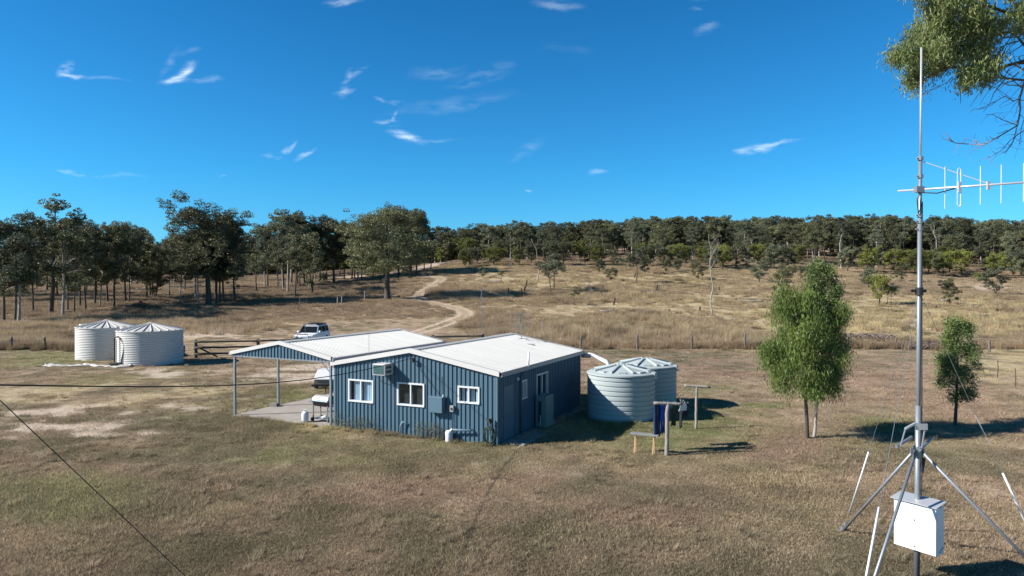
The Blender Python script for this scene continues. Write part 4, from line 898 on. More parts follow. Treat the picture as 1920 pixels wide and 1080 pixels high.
def wirefence(name, label, posts, wires, group=None, m=fpost_m, rad=.1, hgt=None):
    P = [Vector(at(*p[:2])) for p in posts]; t = thing(name, label, 'fence', P[0], 0, group)
    for i, (p, q) in enumerate(zip(posts, P)):
        h = (p[1]-p[2])/F*q.y; lx = (p[3]-p[0])/F*q.y if len(p) > 3 else 0
        rough_pole(q-P[0]-Vector((0, 0, .2)), q-P[0]+Vector((lx, 0, h)), rad, rad*.9, seed=i+int(posts[0][0]), wob=.02, n=8 if rad > .05 else 5).build('post', m, t, smooth=rad > .05)
    ext = [P[0]*2-P[1]] if False else []
    for h in wires:
        b = MB(); b.tube([q-P[0]+Vector((0, -.1, h)) for q in P], .006, 4); b.build('wire', wire_m, t)
    return t
wirefence('wire_fence', 'grey timber post and wire fence along the back of the yard right of the shed', [(980, 655.5, 630), (1088, 656, 629, 1090), (1195, 656, 627), (1297, 655, 629), (1397, 655, 625), (1490, 654, 630), (1590, 654, 632), (1680, 652, 634), (1767, 652, 634), (1781, 654, 640), (1855, 660, 638), (1960, 668, 640)], (.3, .6, .9, 1.12))
wirefence('wire_fence', 'wire fence on two short dark posts left of the corrugated tanks', [(-90, 657, 634), (22, 656, 632), (84, 656, 632), (150, 656, 634), (345, 668, 648), (367, 672, 645)], (.3, .65, 1.0), m=darkwood_m)
wirefence('picket_fence_line', 'thin rusty star pickets and wire turning toward the mast at the far right', [(1808, 658, 640), (1833, 684, 661), (1871, 709, 676), (1904, 727, 691), (1965, 760, 714)], (.35, .75, 1.05), m=rust_m, rad=.03)
def fpost(px, py, ptop, label, m=wood_m, rad=.09, lean=0, cat='post', group=None, name='fence_post'):
    q = Vector(at(px, py)); h = (py-ptop)/F*q.y; t = thing(name, label, cat, q, 0, group); rough_pole((0, 0, -.2), (lean/F*q.y, 0, h), rad, rad*.85, seed=int(px)).build('post', m, t, smooth=True); return t
for i, p in enumerate([(562, 572, 558), (575, 571, 558), (633, 571, 557), (641, 571, 556), (684, 564, 546), (806, 522, 516)]):
    fpost(p[0], p[1], p[2], 'lone pale timber post in long grass before the left wood', rad=.12, group='old pale posts before the left wood')
yc = thing('bore_pole', 'slim metal pole with a short crossbar in the grass behind the carport roof', 'pole', Vector(at(903, 632)))
hq = (632-541)/F*at(903, 632)[1]; b = MB(); b.tube([(0, 0, 0), (0, 0, hq)], .03, 6); b.build('pole', galv_m, yc); b = MB(); b.tube([(-.05, 0, hq-.1), (.75, 0, hq-.1)], .018, 5); b.tube([(.3, 0, hq-.25), (.3, 0, hq+.02)], .012, 5); b.build('crossbar', galv_m, yc)
rs = Vector(at(264, 575)); t = thing('red_sign', 'small red marker sign on a thin stake at the edge of the left wood', 'sign', rs); b = MB(); b.tube([(0, 0, 0), (0, 0, .7)], .02, 5); b.build('stake', galv_m, t); b = MB(); b.box(-.28, .28, -.03, .0, .5, 1.0); b.build('plate', red_m, t)

# ------------------------------------------------------------------ radio mast
MX, MY = 8.27, 13.9
ms_ = thing('radio_mast', 'tall galvanised radio mast on a tripod with a white cabinet and antennas', 'radio mast', (MX, MY, 0))
def seg(z0, z1, r, nm, m=galv_m): return MB().tube([(.004*z0, 0, z0), (.004*z1, 0, z1)], r, 16).build(nm, m, ms_, smooth=True)
seg(0, 3.55, .055, 'lower_pole'); seg(2.2, 7.35, .043, 'pole'); seg(5.9, 8.62, .034, 'upper_pole'); seg(8.5, 10.83, .020, 'whip_antenna', alu_m)
def onm(z): return Vector((.004*z, 0, z))
for fx, fy in ((8.06-MX, 16.6-MY), (6.05-MX, 11.9-MY), (10.6-MX, 13.0-MY)):
    b = MB(); b.tube([(fx, fy, 0), (fx*.03, fy*.03, 2.62)], .030, 10); lg = b.build('tripod_leg', galv_m, ms_, smooth=True)
    b = MB(); b.box(fx-.07, fx+.07, fy-.07, fy+.07, -.02, .03); b.tube([(fx, fy, 0), (fx, fy, .12)], .045, 8); b.build('foot_plate', galv_m, lg)
b = MB(); b.tube([(0, 0, 2.5), (0, 0, 2.72)], .085, 12); b.box(-.14, .14, -.012, .012, 2.56, 2.68); b.build('collar', galv_m, ms_)
b = MB(); b.tube([(.06, -.05, 2.2), (.09, -.07, 2.5)], .035, 8); b.build('winch', black_m, ms_)
# hinge frame half way
b = MB(); b.tube([(-.36, -.2, 3.12), (-.12, -.10, 3.2), (.12, .02, 3.14), (.12, -.08, 3.05)], .028, 8); b.box(-.10, .13, -.13, -.10, 3.08, 3.2); b.build('hinge_arm', alu_m, ms_)
b = MB(); b.tube([(-.36, -.2, 3.12), (-.52, -.30, 2.78)], .016, 6); b.tube([(.07, -.12, 3.06), (-.12, -.35, 2.76)], .016, 6); b.build('hinge_strut', galv_m, ms_)
b = MB(); b.tube([(-.60, -.30, 2.78), (-.05, .12, 2.88)], .03, 8); b.tube([(-.18, -.38, 2.74), (.32, .06, 2.86)], .03, 8); b.build('hinge_bar', galv_m, ms_)
b = MB()
for z in (8.58, 8.22, 7.42, 7.30, 7.15): b.tube([(-.07, -.03, z), (.10, .02, z)], .014, 6); b.tube([onm(z-.035), onm(z+.035)], .055, 10)
b.build('clamp', galv_m, ms_)
b = MB(); b.tube([onm(5.80), onm(5.96)], .075, 12); b.box(-.14, .16, -.02, .02, 5.86, 5.92); b.build('guy_clamp', black_m, ms_)
cab = [(.0, -.05, .05), (.062, -.05, 1.9), (.065, -.05, 2.4), (.06, -.045, 3.5), (.055, -.04, 5), (.055, -.03, 6.5), (.06, -.03, 7.7), (-.03, -.05, 7.45), (-.06, -.05, 7.75), (.02, -.06, 7.88), (.25, -.2, 7.85), (.5, -.38, 7.92)]
b = MB(); b.tube(cab, .012, 6); b.build('cable', black_m, ms_, smooth=True)
# yagi
yd = Vector((.813, -.582, 0)); y0 = Vector((.03, 0, 7.95)); by = MB(); by.tube([y0+yd*-.40, y0+yd*2.75], .020, 10); ya = by.build('yagi_boom', alu_m, ms_, smooth=True)
b = MB(); b.box(-.07, .09, -.06, .06, 7.89, 8.01); b.build('boom_clamp', galv_m, ya)
for s, hh in ((.43, .42), (1.014, .375), (1.343, .37), (1.687, .365), (2.04, .36), (2.4, .355)):
    b = MB(); q = y0+yd*s; b.tube([q-Vector((0, 0, hh)), q+Vector((0, 0, hh))], .010, 6); b.build('element', alu_m, ya)
q = y0+yd*.667; b = MB(); w2 = yd*.028
b.tube([q+w2+Vector((0, 0, -.36)), q+w2+Vector((0, 0, .34)), q+Vector((0, 0, .375)), q-w2+Vector((0, 0, .34)), q-w2+Vector((0, 0, -.36)), q+Vector((0, 0, -.395)), q+w2+Vector((0, 0, -.36))], .011, 6); b.box(q.x-.03, q.x+.03, q.y-.03, q.y+.03, 7.84, 8.05); b.build('folded_dipole', alu_m, ya)
b = MB(); b.tube([onm(8.52)+Vector((.05, 0, 0)), y0+yd*1.13+Vector((0, 0, .03))], .009, 6); q = y0+yd*1.14; b.box(q.x-.03, q.x+.03, q.y-.02, q.y+.02, 7.86, 8.02); b.build('boom_stay', alu_m, ya)
# cabinet
cdx = Vector((8.40-7.94, 13.46-14.15, 0)); ca_ = math.atan2(cdx.y, cdx.x); ccx, ccy = (7.94+8.40)/2+.83*.15-MX, (14.15+13.46)/2+.55*.15-MY
Mc = Matrix.Translation((ccx, ccy, 0)) @ Matrix.Rotation(ca_, 4, 'Z')
b = MB(); b.box(-.415, .415, -.15, .15, .63, 1.575, Mc); cb = b.build('cabinet', cabl_m, ms_, bevel=.006)
b = MB(); b.box(-.405, .405, -.168, -.151, .64, 1.555, Mc); dr_ = b.build('cabinet_door', cabl_m, cb)
b = MB(); b.tube([Mc @ Vector((0, -.168, 1.25)), Mc @ Vector((0, -.185, 1.25))], .014, 8); b.tube([Mc @ Vector((0, -.168, .72)), Mc @ Vector((0, -.185, .72))], .014, 8); b.build('lock', black_m, dr_)
b = MB(); b.add([tuple(Mc @ Vector(p)) for p in ((-.45, -.24, 1.60), (.45, -.24, 1.60), (.45, .18, 1.66), (-.45, .18, 1.66), (-.45, -.24, 1.615), (.45, -.24, 1.615), (.45, .18, 1.675), (-.45, .18, 1.675))], [(0, 3, 2, 1), (4, 5, 6, 7), (0, 1, 5, 4), (1, 2, 6, 5), (2, 3, 7, 6), (3, 0, 4, 7)]); b.build('cabinet_lid', alu_m, cb)
b = MB()
for i in range(3): b.tube([Mc @ Vector((.415, -.02+.05*i, .70+.03*i)), Mc @ Vector((.43, -.02+.05*i, .70+.03*i))], .012, 6)
b.build('cable_entry', black_m, cb)
# guys
clampP = Vector((MX+.02, MY, 5.88))
for (ax, ay, lab) in ((8.30, 16.95, 'white guard tube left of the mast, rising beside the rear tripod leg'), (5.40, 10.85, 'white guard tube running down to the bottom edge left of the cabinet'), (11.2, 14.2, 'white guard tube right of the cabinet, cut by the picture edge')):
    A = Vector((ax, ay, 0)); t = thing('guy_wire', lab, 'guy wire', A); v = clampP-A
    b = MB(); b.tube([(0, 0, 0), v*.1+Vector((0, 0, -.01)), v], .0045, 5); b.build('wire', galv_m, t)
    b = MB(); b.tube([v*.07, v*.36], .020, 10); b.build('guard_tube', white_m, t, smooth=True)
    b = MB(); b.tube([(0, 0, -.05), (0, 0, .1)], .03, 6); b.build('anchor', galv_m, t)
P = Vector(at(1858, 835)); t = thing('leaning_rod', 'thin pale rod leaning in the lawn beyond the mast near the small tree', 'rod', P); b = MB(); b.tube([(0, 0, -.05), (-.42, .25, 1.05)], .012, 6); b.build('rod', alu_m, t)

# ------------------------------------------------------------------ overhead cable, its pole off to the left
PP = Vector((-8.06, 10.4, 0)); pt = PP+Vector((0, 0, 4.50))
pe = Vector(hp(-3.62, -.2, 3.1)); b = MB(); n_ = 40
b.tube([pt.lerp(pe, k/n_)-Vector((0, 0, .42*math.sin(math.pi*k/n_)**1.0)) for k in range(n_+1)], .013, 6); o = b.build('overhead_cable', cable_m, smooth=True); tag(o, 'black overhead cable sagging from the left edge to the shed gable', 'cable')
b = MB(); b.tube([pt, Vector((-6.05, 13.3, .0))], .008, 6); o = b.build('stay_wire', cable_m); tag(o, 'straight black stay wire slanting down across the lower left lawn', 'stay wire')

# ------------------------------------------------------------------ trees
def wood_and_crown(seed, h, base, cw, trunk_r, nclump, cr, nleaf, leaf, style='gum', flat=.62, stems=1, lean=0.0, voids=5, vr=.34, soft_=False):
    """one tree: wood as tapering tubes, crown as clumps of leaf-sized faces. base = height of lowest foliage / h, cw = crown half width"""
    r = np.random.default_rng(seed); mb = MB(); tips = []
    def limb(p, d, ln, rad, depth):
        pts = [p]; rs = [rad]; d = d/np.linalg.norm(d); n = 5
        for i in range(n):
            d = d+r.normal(0, .13, 3)+np.array([0, 0, .05 if depth else 0]); d /= np.linalg.norm(d); pts.append(pts[-1]+d*ln/n); rs.append(rad*(1-.62*(i+1)/n))
        mb.tube([tuple(q) for q in pts], rs, 6 if depth < 2 else 4, cap=False)
        if depth < 2 and ln > .9:
            for k in range(3 if depth == 0 else 2):
                i = r.integers(2, n+1); a = r.uniform(0, 6.28); e = np.array([math.cos(a), math.sin(a), r.uniform(.1, .8)]); limb(pts[i], d*.6+e*.8, ln*r.uniform(.4, .65), rs[i]*.7, depth+1)
        tips.append(pts[-1])
    def env(t):   # crown half width against height fraction
        if style == 'broad': return cw*math.sqrt(max(0, 1-(2*t-.85)**2*.8))*(.9 if t > .1 else .7)
        if style == 'round': return cw*math.sqrt(max(.02, 1-(2*t-1)**2))
        if style == 'tall': return cw*(.55+.45*math.sin(3.1*t+.2))*(1 if t < .75 else .75)
        return cw*(.45+.75*math.sin(2.6*t+.35))*(1.02-t*.25)
    for s in range(stems):
        a0 = r.uniform(0, 6.28); p = np.array([.12*s*math.cos(a0), .12*s*math.sin(a0), -.15]); top = h*(.86 if s == 0 else .7); nseg = 12; pts = [p]; rs = [trunk_r*1.25]
        d = np.array([lean+(.12*math.cos(a0) if stems > 1 else 0), .12*math.sin(a0) if stems > 1 else 0, 1.0])
        for i in range(nseg):
            d = d+np.array([r.normal(0, .032), r.normal(0, .032), .05]); q = d/np.linalg.norm(d); pts.append(pts[-1]+q*(top+.15)/nseg); rs.append(trunk_r*(1-.78*(i+1)/nseg))
        mb.tube([tuple(q) for q in pts], rs, 8, cap=False)
        for k in range(7 if stems == 1 else 5):
            f = r.uniform(max(.22, base*.8), .9); i = min(nseg, int(f*nseg)+1); z = pts[i][2]; t_ = max(0, min(1, (z/h-base)/(1-base)+.1)); a = k*2.4+r.uniform(-.4, .4)
            up = r.uniform(.5, 1.1); limb(pts[i], np.array([math.cos(a), math.sin(a), up]), env(t_)*r.uniform(.8, 1.15)/math.cos(math.atan(up))*.8, rs[i]*.6, 0)
        axis_pts = pts
    # clump centres: limb tips plus shell of the envelope
    C = [tuple(q) for q in tips if q[2] > h*base*.95]; C = [C[i] for i in r.permutation(len(C))[:int(nclump*.45)]]
    while len(C) < nclump:
        t_ = r.uniform(0, 1)**.85; z = h*(base+(1-base)*t_)-cr*.4; a = r.uniform(0, 6.28); w = env(t_)*r.uniform(.35, 1.0)**.6
        ax = np.array(axis_pts[min(len(axis_pts)-1, int(min(1, z/(h*.86))*12))]); C.append((ax[0]+w*math.cos(a)*1.0, ax[1]+w*math.sin(a), z))
    vc = [(r.uniform(-1, 1)*cw*.8, r.uniform(-1, 1)*cw*.8, h*(base+(1-base)*r.uniform(.05, .9))) for _ in range(voids)]
    C = [c for c in C if all(((c[0]-v[0]-lean*c[2])**2+(c[1]-v[1])**2+(c[2]-v[2])**2) > (vr*cw)**2 for v in vc)]
    V = []; var = []
    for c in C:
        c = np.array(c); rad = cr*r.uniform(.5, 1.4); n = int(nleaf*(rad/cr)**2); g = r.normal(0, 1, (n, 3)); g /= np.linalg.norm(g, axis=1)[:, None]; g *= (r.uniform(.25, 1, n)**.45)[:, None]
        if soft_: g = r.normal(0, .55, (n, 3))
        else: low = g[:, 2] < -.35; g[low, 2] *= .5
        P = c+g*np.array([rad, rad, rad*flat])*r.uniform(.85, 1.15, 3); P[:, 2] += .06*rad*r.normal(0, 1, n)
        L1 = r.normal(0, 1, (n, 3)); 
        if style == 'weep': L1 = L1*.35+np.array([0, 0, -1.0])
        L1 /= np.linalg.norm(L1, axis=1)[:, None]; L2 = np.cross(L1, r.normal(0, 1, (n, 3))); L2 /= np.linalg.norm(L2, axis=1)[:, None]+1e-9
        ll = leaf[0]*r.uniform(.6, 1.3, n)[:, None]; lw = leaf[1]*r.uniform(.7, 1.3, n)[:, None]
        V.append(np.stack([P-L1*ll, P+L2*lw-L1*ll*.1, P+L1*ll, P-L2*lw+L1*ll*.1], 1)); var.append(np.clip(r.uniform(.1, .9)+r.normal(0, .18, n), 0, 1))
    return mb, np.concatenate(V), np.concatenate(var)
def make_proto(kind, seed, barkm, leafm, **kw):
    mb, V, var = wood_and_crown(seed, **kw)
    wm = bpy.data.meshes.new('trunk'); wm.from_pydata(mb.v, [], mb.f); wm.polygons.foreach_set('use_smooth', [True]*len(wm.polygons)); wm.update(); wm.materials.append(barkm)
    cm_ = quads_mesh('crown', V, leafm, var); return (wm, cm_, float(np.percentile(V[:, :, 2], 99.6)))
def plant(proto, loc, h, rz, name, label, cat, group=None, wide=1.0):
    s = h/proto[2]; t = thing(name, label, cat, loc, rz, group); t.scale = (s*wide, s*wide, s)
    a = bpy.data.objects.new('trunk', proto[0]); col.objects.link(a); a.parent = t
    b = bpy.data.objects.new('crown', proto[1]); col.objects.link(b); b.parent = t; return t
LF = (.14, .06)
GUM = [make_proto('gum', 200+i, bark_d if i % 2 == 0 else bark_p, (leaf_gum, leaf_grey, leaf_gum)[i % 3], h=14, base=.30+.05*(i % 3), cw=2.7+.25*(i % 4), trunk_r=.19, nclump=105, cr=.68, nleaf=125, leaf=LF, flat=.85) for i in range(7)]
TALL = [make_proto('tall', 230+i, (bark_p, bark_d)[i % 2], (leaf_grey, leaf_gum)[i % 2], h=16, base=.46, cw=2.3, trunk_r=.22, nclump=70, cr=.62, nleaf=130, leaf=LF, style='tall', flat=.85) for i in range(3)]
BROAD = [make_proto('broad', 250+i, bark_d, leaf_gum, h=15, base=.30, cw=5.9, trunk_r=.40, nclump=290, cr=.85, nleaf=130, leaf=LF, style='broad', flat=.85) for i in range(3)]
WAT = [make_proto('wattle', 270+i, bark_d, (leaf_wattle, leaf_gum, leaf_wattle, leaf_grey)[i], h=7, base=.22, cw=2.3, trunk_r=.11, nclump=80, cr=.55, nleaf=120, leaf=(.13, .055), style='round', flat=.85, stems=2) for i in range(4)]
SAP = [make_proto('sapling', 290+i, bark_d, (leaf_gum, leaf_grey)[i % 2], h=6, base=.35, cw=1.2, trunk_r=.07, nclump=18, cr=.5, nleaf=130, leaf=(.13, .05), flat=.8) for i in range(2)]
def tree_at(proto, px, py, ptop, label, name='gum_tree', cat='gum tree', group=None, rz=None, wide=1.0):
    q = at(px, py); h = (py-ptop)/F*q[1]*1.03; return plant(proto, q, h, rng.uniform(0, 6.28) if rz is None else rz, name, label, cat, group, wide)
placed = []
def reg(q): placed.append((q[0], q[1]))
WL = 'gum trees of the left wood'
# the left wood: px, base y, top y, proto, label, wide
for (px, py, pt_, pr, lab, wd_) in [
    (8, 606, 432, GUM[0], 'leafy gum at the left edge of the wood with foliage down near the grass', 1.1),
    (28, 604, 420, GUM[2], 'dark-trunked gum beside a pale trunk at the left end of the wood', .9),
    (35, 605, 404, GUM[1], 'pale-trunked gum nearest the left end of the wood', 1.0),
    (62, 586, 440, GUM[4], None, .9), (95, 587, 374, TALL[1], 'tallest gum of the left wood, its sparse top rising above the others', 1.25),
    (118, 597, 414, GUM[3], 'pale grey-trunked gum standing forward in the wood behind the corrugated tanks', 1.05), (127, 582, 432, GUM[6], None, .8),
    (140, 590, 436, GUM[2], 'dark-trunked gum just right of the forward pale-trunked one', .8), (150, 576, 424, GUM[0], None, .9), (161, 580, 425, GUM[4], None, .8), (178, 573, 420, GUM[6], None, 1),
    (187, 576, 430, GUM[5], 'slim pale-trunked gum in the middle of the left wood', .8), (202, 567, 424, TALL[1], None, 1), (214, 577, 420, GUM[0], 'upright dark-trunked gum above the left corrugated tank', .9), (236, 564, 428, GUM[2], None, 1), (242, 569, 432, GUM[4], None, .8),
    (276, 560, 446, GUM[6], 'dark gum with a leaning fork in the gap of the left wood', 1.25), (292, 560, 470, WAT[1], None, 1.1), (318, 554, 440, GUM[1], 'pale-trunked gum left of the large spreading tree', .8), (338, 568, 428, GUM[3], 'tall pale forked trunk under the large spreading tree', .8),
    (372, 574, 430, GUM[5], None, .9), (391, 573, 377, BROAD[1], 'large spreading gum with the highest crown, left of centre', 1.15), (405, 571, 405, BROAD[2], None, .75), (412, 568, 420, GUM[0], None, .9), (419, 569, 415, GUM[2], None, 1), (440, 566, 425, GUM[4], None, .9),
    (441, 567, 490, SAP[0], None, 1), (497, 540, 432, GUM[1], None, 1), (502, 539, 425, GUM[0], None, 1), (521, 539, 422, TALL[0], None, 1), (532, 540, 402, GUM[2], None, 1.1), (546, 532, 410, GUM[4], None, 1), (558, 534, 400, GUM[6], None, 1.1), (571, 533, 405, TALL[1], None, 1.2), (575, 533, 415, GUM[0], None, 1),
    (585, 552, 440, WAT[1], 'lone paler green tree with spreading branches in front of the middle of the wood', 1.05), (600, 530, 412, GUM[3], None, 1), (612, 526, 425, GUM[0], None, 1), (626, 529, 410, BROAD[0], 'round dark crown behind the lone pale green tree', .8), (645, 525, 420, GUM[2], None, 1), (660, 523, 425, GUM[4], None, 1), (665, 522, 430, GUM[0], None, .9), (678, 524, 415, GUM[6], None, 1), (689, 517, 430, GUM[2], None, .9), (700, 520, 405, GUM[0], None, 1.1),
    (727, 562, 392, BROAD[0], 'big dark spreading tree standing alone with its trunk near the sandy track', 1.3), (748, 517, 400, GUM[4], None, 1.2), (758, 515, 395, GUM[2], None, 1.2), (770, 519, 392, BROAD[2], 'dark broad crown just right of the big lone tree', 1.0), (781, 517, 402, GUM[0], None, 1.15), (795, 512, 420, GUM[6], None, 1.0), (808, 508, 430, TALL[0], 'sparse-topped gum at the right end of the left wood', 1.1)]:
    t = tree_at(pr, px, py, pt_, lab or 'slender gum among the many trunks of the left wood', group=WL if lab is None else None, wide=wd_); reg(t.location)
# deeper ranks of the left wood
k = 0
while k < 78:
    y_ = rng.uniform(112, 235); px = rng.uniform(-260, 790); x_ = (px-960)/F*y_; 
    if px > 560 and y_ < 140: continue
    if px > 700 and y_ < 170: continue
    if polydist(np.array([x_]), np.array([y_]), trk2)[0] < 5 or any((x_-a)**2+(y_-b_)**2 < 9 for a, b_ in placed): continue
    z_ = zat(x_, y_); pr = (GUM+GUM+TALL)[rng.integers(0, 17)]; h_ = rng.uniform(10, 14.5)*(1 if px < 500 else 1.1); plant(pr, (x_, y_, z_), h_, rng.uniform(0, 6.28), 'gum_tree', 'slender gum among the many trunks of the left wood', 'gum tree', WL, rng.uniform(.85, 1.2)); placed.append((x_, y_)); k += 1
# isolated trees of the right-hand paddock
for (px, py, pt_, pr, lab, nm, cat, wd_) in [
    (1034, 552, 480, SAP[1], 'taller of two close bare-stemmed gums in the middle of the paddock', 'gum_tree', 'gum tree', 1.5), (1039, 545, 478, SAP[0], 'thin gum right behind the taller bare-stemmed one', 'gum_tree', 'gum tree', 1.5),
    (1077, 573, 543, SAP[0], 'tiny dark sapling alone in the long grass', 'sapling', 'sapling', 1.1), (905, 521, 503, WAT[3], 'low dark bush left beside a grey log heap', 'bush', 'bush', 1.3), (940, 530, 508, SAP[0], 'small dark sapling right of the grey log heap', 'sapling', 'sapling', 1.4),
    (1123, 511, 487, WAT[3], 'small grey-green tree at the foot of the hill wood, left', 'small_tree', 'tree', 1.3), (1145, 527, 503, WAT[1], 'small rounded flat-topped tree in the upper paddock', 'small_tree', 'tree', 1.6), (1193, 531, 468, SAP[1], 'slim pale tree on a bare stem before the hill wood', 'gum_tree', 'gum tree', 1.5), (1210, 515, 484, WAT[3], None, 'small_tree', 'tree', 1.2),
    (1248, 512, 484, WAT[1], None, 'small_tree', 'tree', 1.1), (1270, 510, 486, WAT[3], None, 'small_tree', 'tree', 1.1), (1310, 526, 490, WAT[1], 'round green tree left of the dead white tree', 'small_tree', 'tree', 1.2), (1423, 530, 487, WAT[3], 'dark round tree right of the dead white tree', 'small_tree', 'tree', 1.25),
    (1467, 558, 496, WAT[1], 'dense dark green bush just left of the large leafy pair of trees', 'bush', 'bush', 1.2), (1648, 571, 516, WAT[0], 'small yellow-green tree with clustered stems in the right paddock', 'small_tree', 'tree', .95), (1663, 571, 528, SAP[1], 'thin grey sapling next to the yellow-green tree', 'sapling', 'sapling', 1.2), (1671, 572, 532, SAP[1], 'second thin grey sapling, right of the other beside the yellow-green tree', 'sapling', 'sapling', 1.2),
    (1630, 541, 502, WAT[3], 'grey-green tree behind the yellow-green one', 'small_tree', 'tree', 1.2), (1690, 528, 494, WAT[1], None, 'small_tree', 'tree', 1.2), (1781, 574, 524, WAT[1], 'round-crowned small tree right of the mast', 'small_tree', 'tree', 1.15), (1868, 554, 502, WAT[3], 'silvery round tree near the right edge of the paddock', 'small_tree', 'tree', 1.25), (1836, 530, 512, WAT[0], 'low yellow-green bush beside the silvery round tree', 'bush', 'bush', 1.5), (1510, 530, 500, WAT[1], None, 'small_tree', 'tree', 1.2)]:
    t = tree_at(pr, px, py, pt_, lab or 'small rounded tree standing before the edge of the hill wood', nm, cat, None if lab else 'small trees before the hill wood', wide=wd_); reg(t.location)
# hill wood: front rank of low wattles, then gums up the slope
k = 0; tries = 0
while k < 170 and tries < 9000:
    tries += 1; f = k/170; px = rng.uniform(790, 2050)
    front = k < 62; y_ = rng.uniform(192, 214) if front else rng.uniform(214, 262)
    if px < 870 and y_ < 205: continue
    x_ = (px-960)/F*y_; md = 4.0 if front else 4.6
    if polydist(np.array([x_]), np.array([y_]), trk2)[0] < 4.5 or any((x_-a)**2+(y_-b_)**2 < md*md for a, b_ in placed): continue
    z_ = zat(x_, y_); placed.append((x_, y_))
    if front or rng.uniform() < .25: plant(WAT[rng.integers(0, 4)], (x_, y_, z_), rng.uniform(5, 8), rng.uniform(0, 6.28), 'wattle_tree', 'low bushy tree in the front rank of the hill wood', 'small tree', 'low trees along the foot of the hill wood', rng.uniform(.95, 1.4))
    else: plant((GUM+GUM+TALL)[rng.integers(0, 17)], (x_, y_, z_), rng.uniform(9.5, 13)*(1+.12*sm(px, 1400, 1800)), rng.uniform(0, 6.28), 'gum_tree', 'gum in the dense wood climbing the low hill', 'gum tree', 'gum trees on the hill', rng.uniform(.95, 1.35))
    k += 1
for i in range(18):
    px = 1180+i*43+rng.uniform(-14, 14); y_ = rng.uniform(222, 258); x_ = (px-960)/F*y_
    plant(TALL[i % 3], (x_, y_, zat(x_, y_)), rng.uniform(13.5, 17.5)*(1 if px > 1450 else .85), rng.uniform(0, 6.28), 'gum_tree', 'tall gum rising above the skyline of the hill wood', 'gum tree', 'tall gums breaking the hill skyline', rng.uniform(.9, 1.2))
# the rest of the forest, a mass nobody could count
FP = []
for pr in GUM[:5]+TALL[:2]+WAT[:2]:
    wm, cmx, h_ = pr; bm_v = [v.co[:] for v in wm.vertices]; me2 = bpy.data.meshes.new('forest_tree')
    a = np.array(bm_v); b_ = np.empty(len(cmx.vertices)*3, np.float32); cmx.vertices.foreach_get('co', b_); b_ = b_.reshape(-1, 4, 3); keep = rng.uniform(0, 1, len(b_)) < .55; bq_ = b_[keep]; cen = bq_.mean(1, keepdims=True); bq_ = cen+(bq_-cen)*1.45
    wf = [tuple(p.vertices) for p in wm.polygons]; nv0 = len(a); vv = np.concatenate([a, bq_.reshape(-1, 3)]); ff = wf+[tuple(range(nv0+4*i, nv0+4*i+4)) for i in range(len(bq_))]
    me2.from_pydata([tuple(v) for v in vv], [], ff); me2.materials.append(wm.materials[0]); me2.materials.append(cmx.materials[0]); mi = np.zeros(len(ff), np.int32); mi[len(wf):] = 1; me2.polygons.foreach_set('material_index', mi)
    va = np.empty(len(cmx.polygons), np.float32); cmx.attributes['var'].data.foreach_get('value', va); at2 = me2.attributes.new('var', 'FLOAT', 'FACE'); at2.data.foreach_set('value', np.concatenate([np.zeros(len(wf)), va[keep]]).astype(np.float32)); me2.update(); FP.append((me2, h_))
n = 3200; y = 250+rng.uniform(0, 1, n)**1.3*330; x = rng.uniform(-1.0, 1.0, n)*y*.95; px_ = 960+F*x/y
xb = rng.uniform(-1.0, -.08, 700); yb = rng.uniform(246, 330, 700)
ok = (px_ > 800) | (y > 262); x, y = x[ok], y[ok]; n1_ = len(x); x = np.concatenate([x, xb*yb]); y = np.concatenate([y, yb]); n = len(x); z = terrain(x, y); idx = rng.integers(0, len(FP), n); idx[n1_:] = rng.integers(7, len(FP), n-n1_)
hh = rng.uniform(9, 14, n)*(1+.15*sm(x/y, .35, .6)); s_ = np.array([hh[i]/FP[idx[i]][1] for i in range(n)]); s_ = np.where(idx >= 7, s_*.6, s_)
o = scatter('distant_forest', [f[0] for f in FP], np.stack([x, y, z], -1), np.stack([np.zeros(n), np.zeros(n), rng.uniform(0, 6.28, n)], -1), np.stack([s_*1.15, s_*1.15, s_], -1), np.ones((n, 3)), idx)
tag(o, 'dense gum forest covering the hill behind the paddock', 'forest', kind='stuff')

# dead trees, logs, stumps
def bare_tree(px, py, ptop, label, seed, m, r0=.13, name='dead_tree', spread=.16, group=None, nb=9, fork=.42):
    q = Vector(at(px, py)); h = (py-ptop)/F*q.y; r = random.Random(seed); t = thing(name, label, 'dead tree', q, 0, group); mb = MB()
    pts = [Vector((0, 0, -.2))]; 
    for i in range(12): pts.append(pts[-1]+Vector((r.gauss(-.008, .018), r.gauss(0, .012), 1/12))*h)
    mb.tube(pts, [r0*(1-.8*i/12) for i in range(13)], 7); mb.build('trunk', m, t, smooth=True); lim = MB()
    def br(p, d, l, rad, dep):
        pp = [p]
        for i in range(5): d = (d+Vector((r.gauss(0, .16), r.gauss(0, .16), .08))).normalized(); pp.append(pp[-1]+d*l/5)
        lim.tube(pp, [rad*(1-.75*i/5) for i in range(6)], 5)
        if dep < 2:
            for _ in range(3): br(pp[r.randint(2, 5)], d+Vector((r.uniform(-1, 1), r.uniform(-1, 1), r.uniform(-.1, .8))), l*.5, rad*.5, dep+1)
    for _ in range(nb): i = r.randint(int(12*fork), 11); a = r.uniform(0, 6.28); br(pts[i], Vector((math.cos(a), math.sin(a), r.uniform(.8, 1.8))), h*spread*r.uniform(.7, 1.5), r0*(1-.8*i/12)*.6, 0)
    lim.build('branches', m, t); return t
bare_tree(1336, 592, 436, 'tall dead pale tree with bare forked top in the paddock', 4, bark_p, .125, nb=8, spread=.15, fork=.5)
bare_tree(1010, 529, 446, 'straight white dead trunk in the middle of the paddock', 9, bark_p, .14, nb=3, spread=.06, fork=.8)
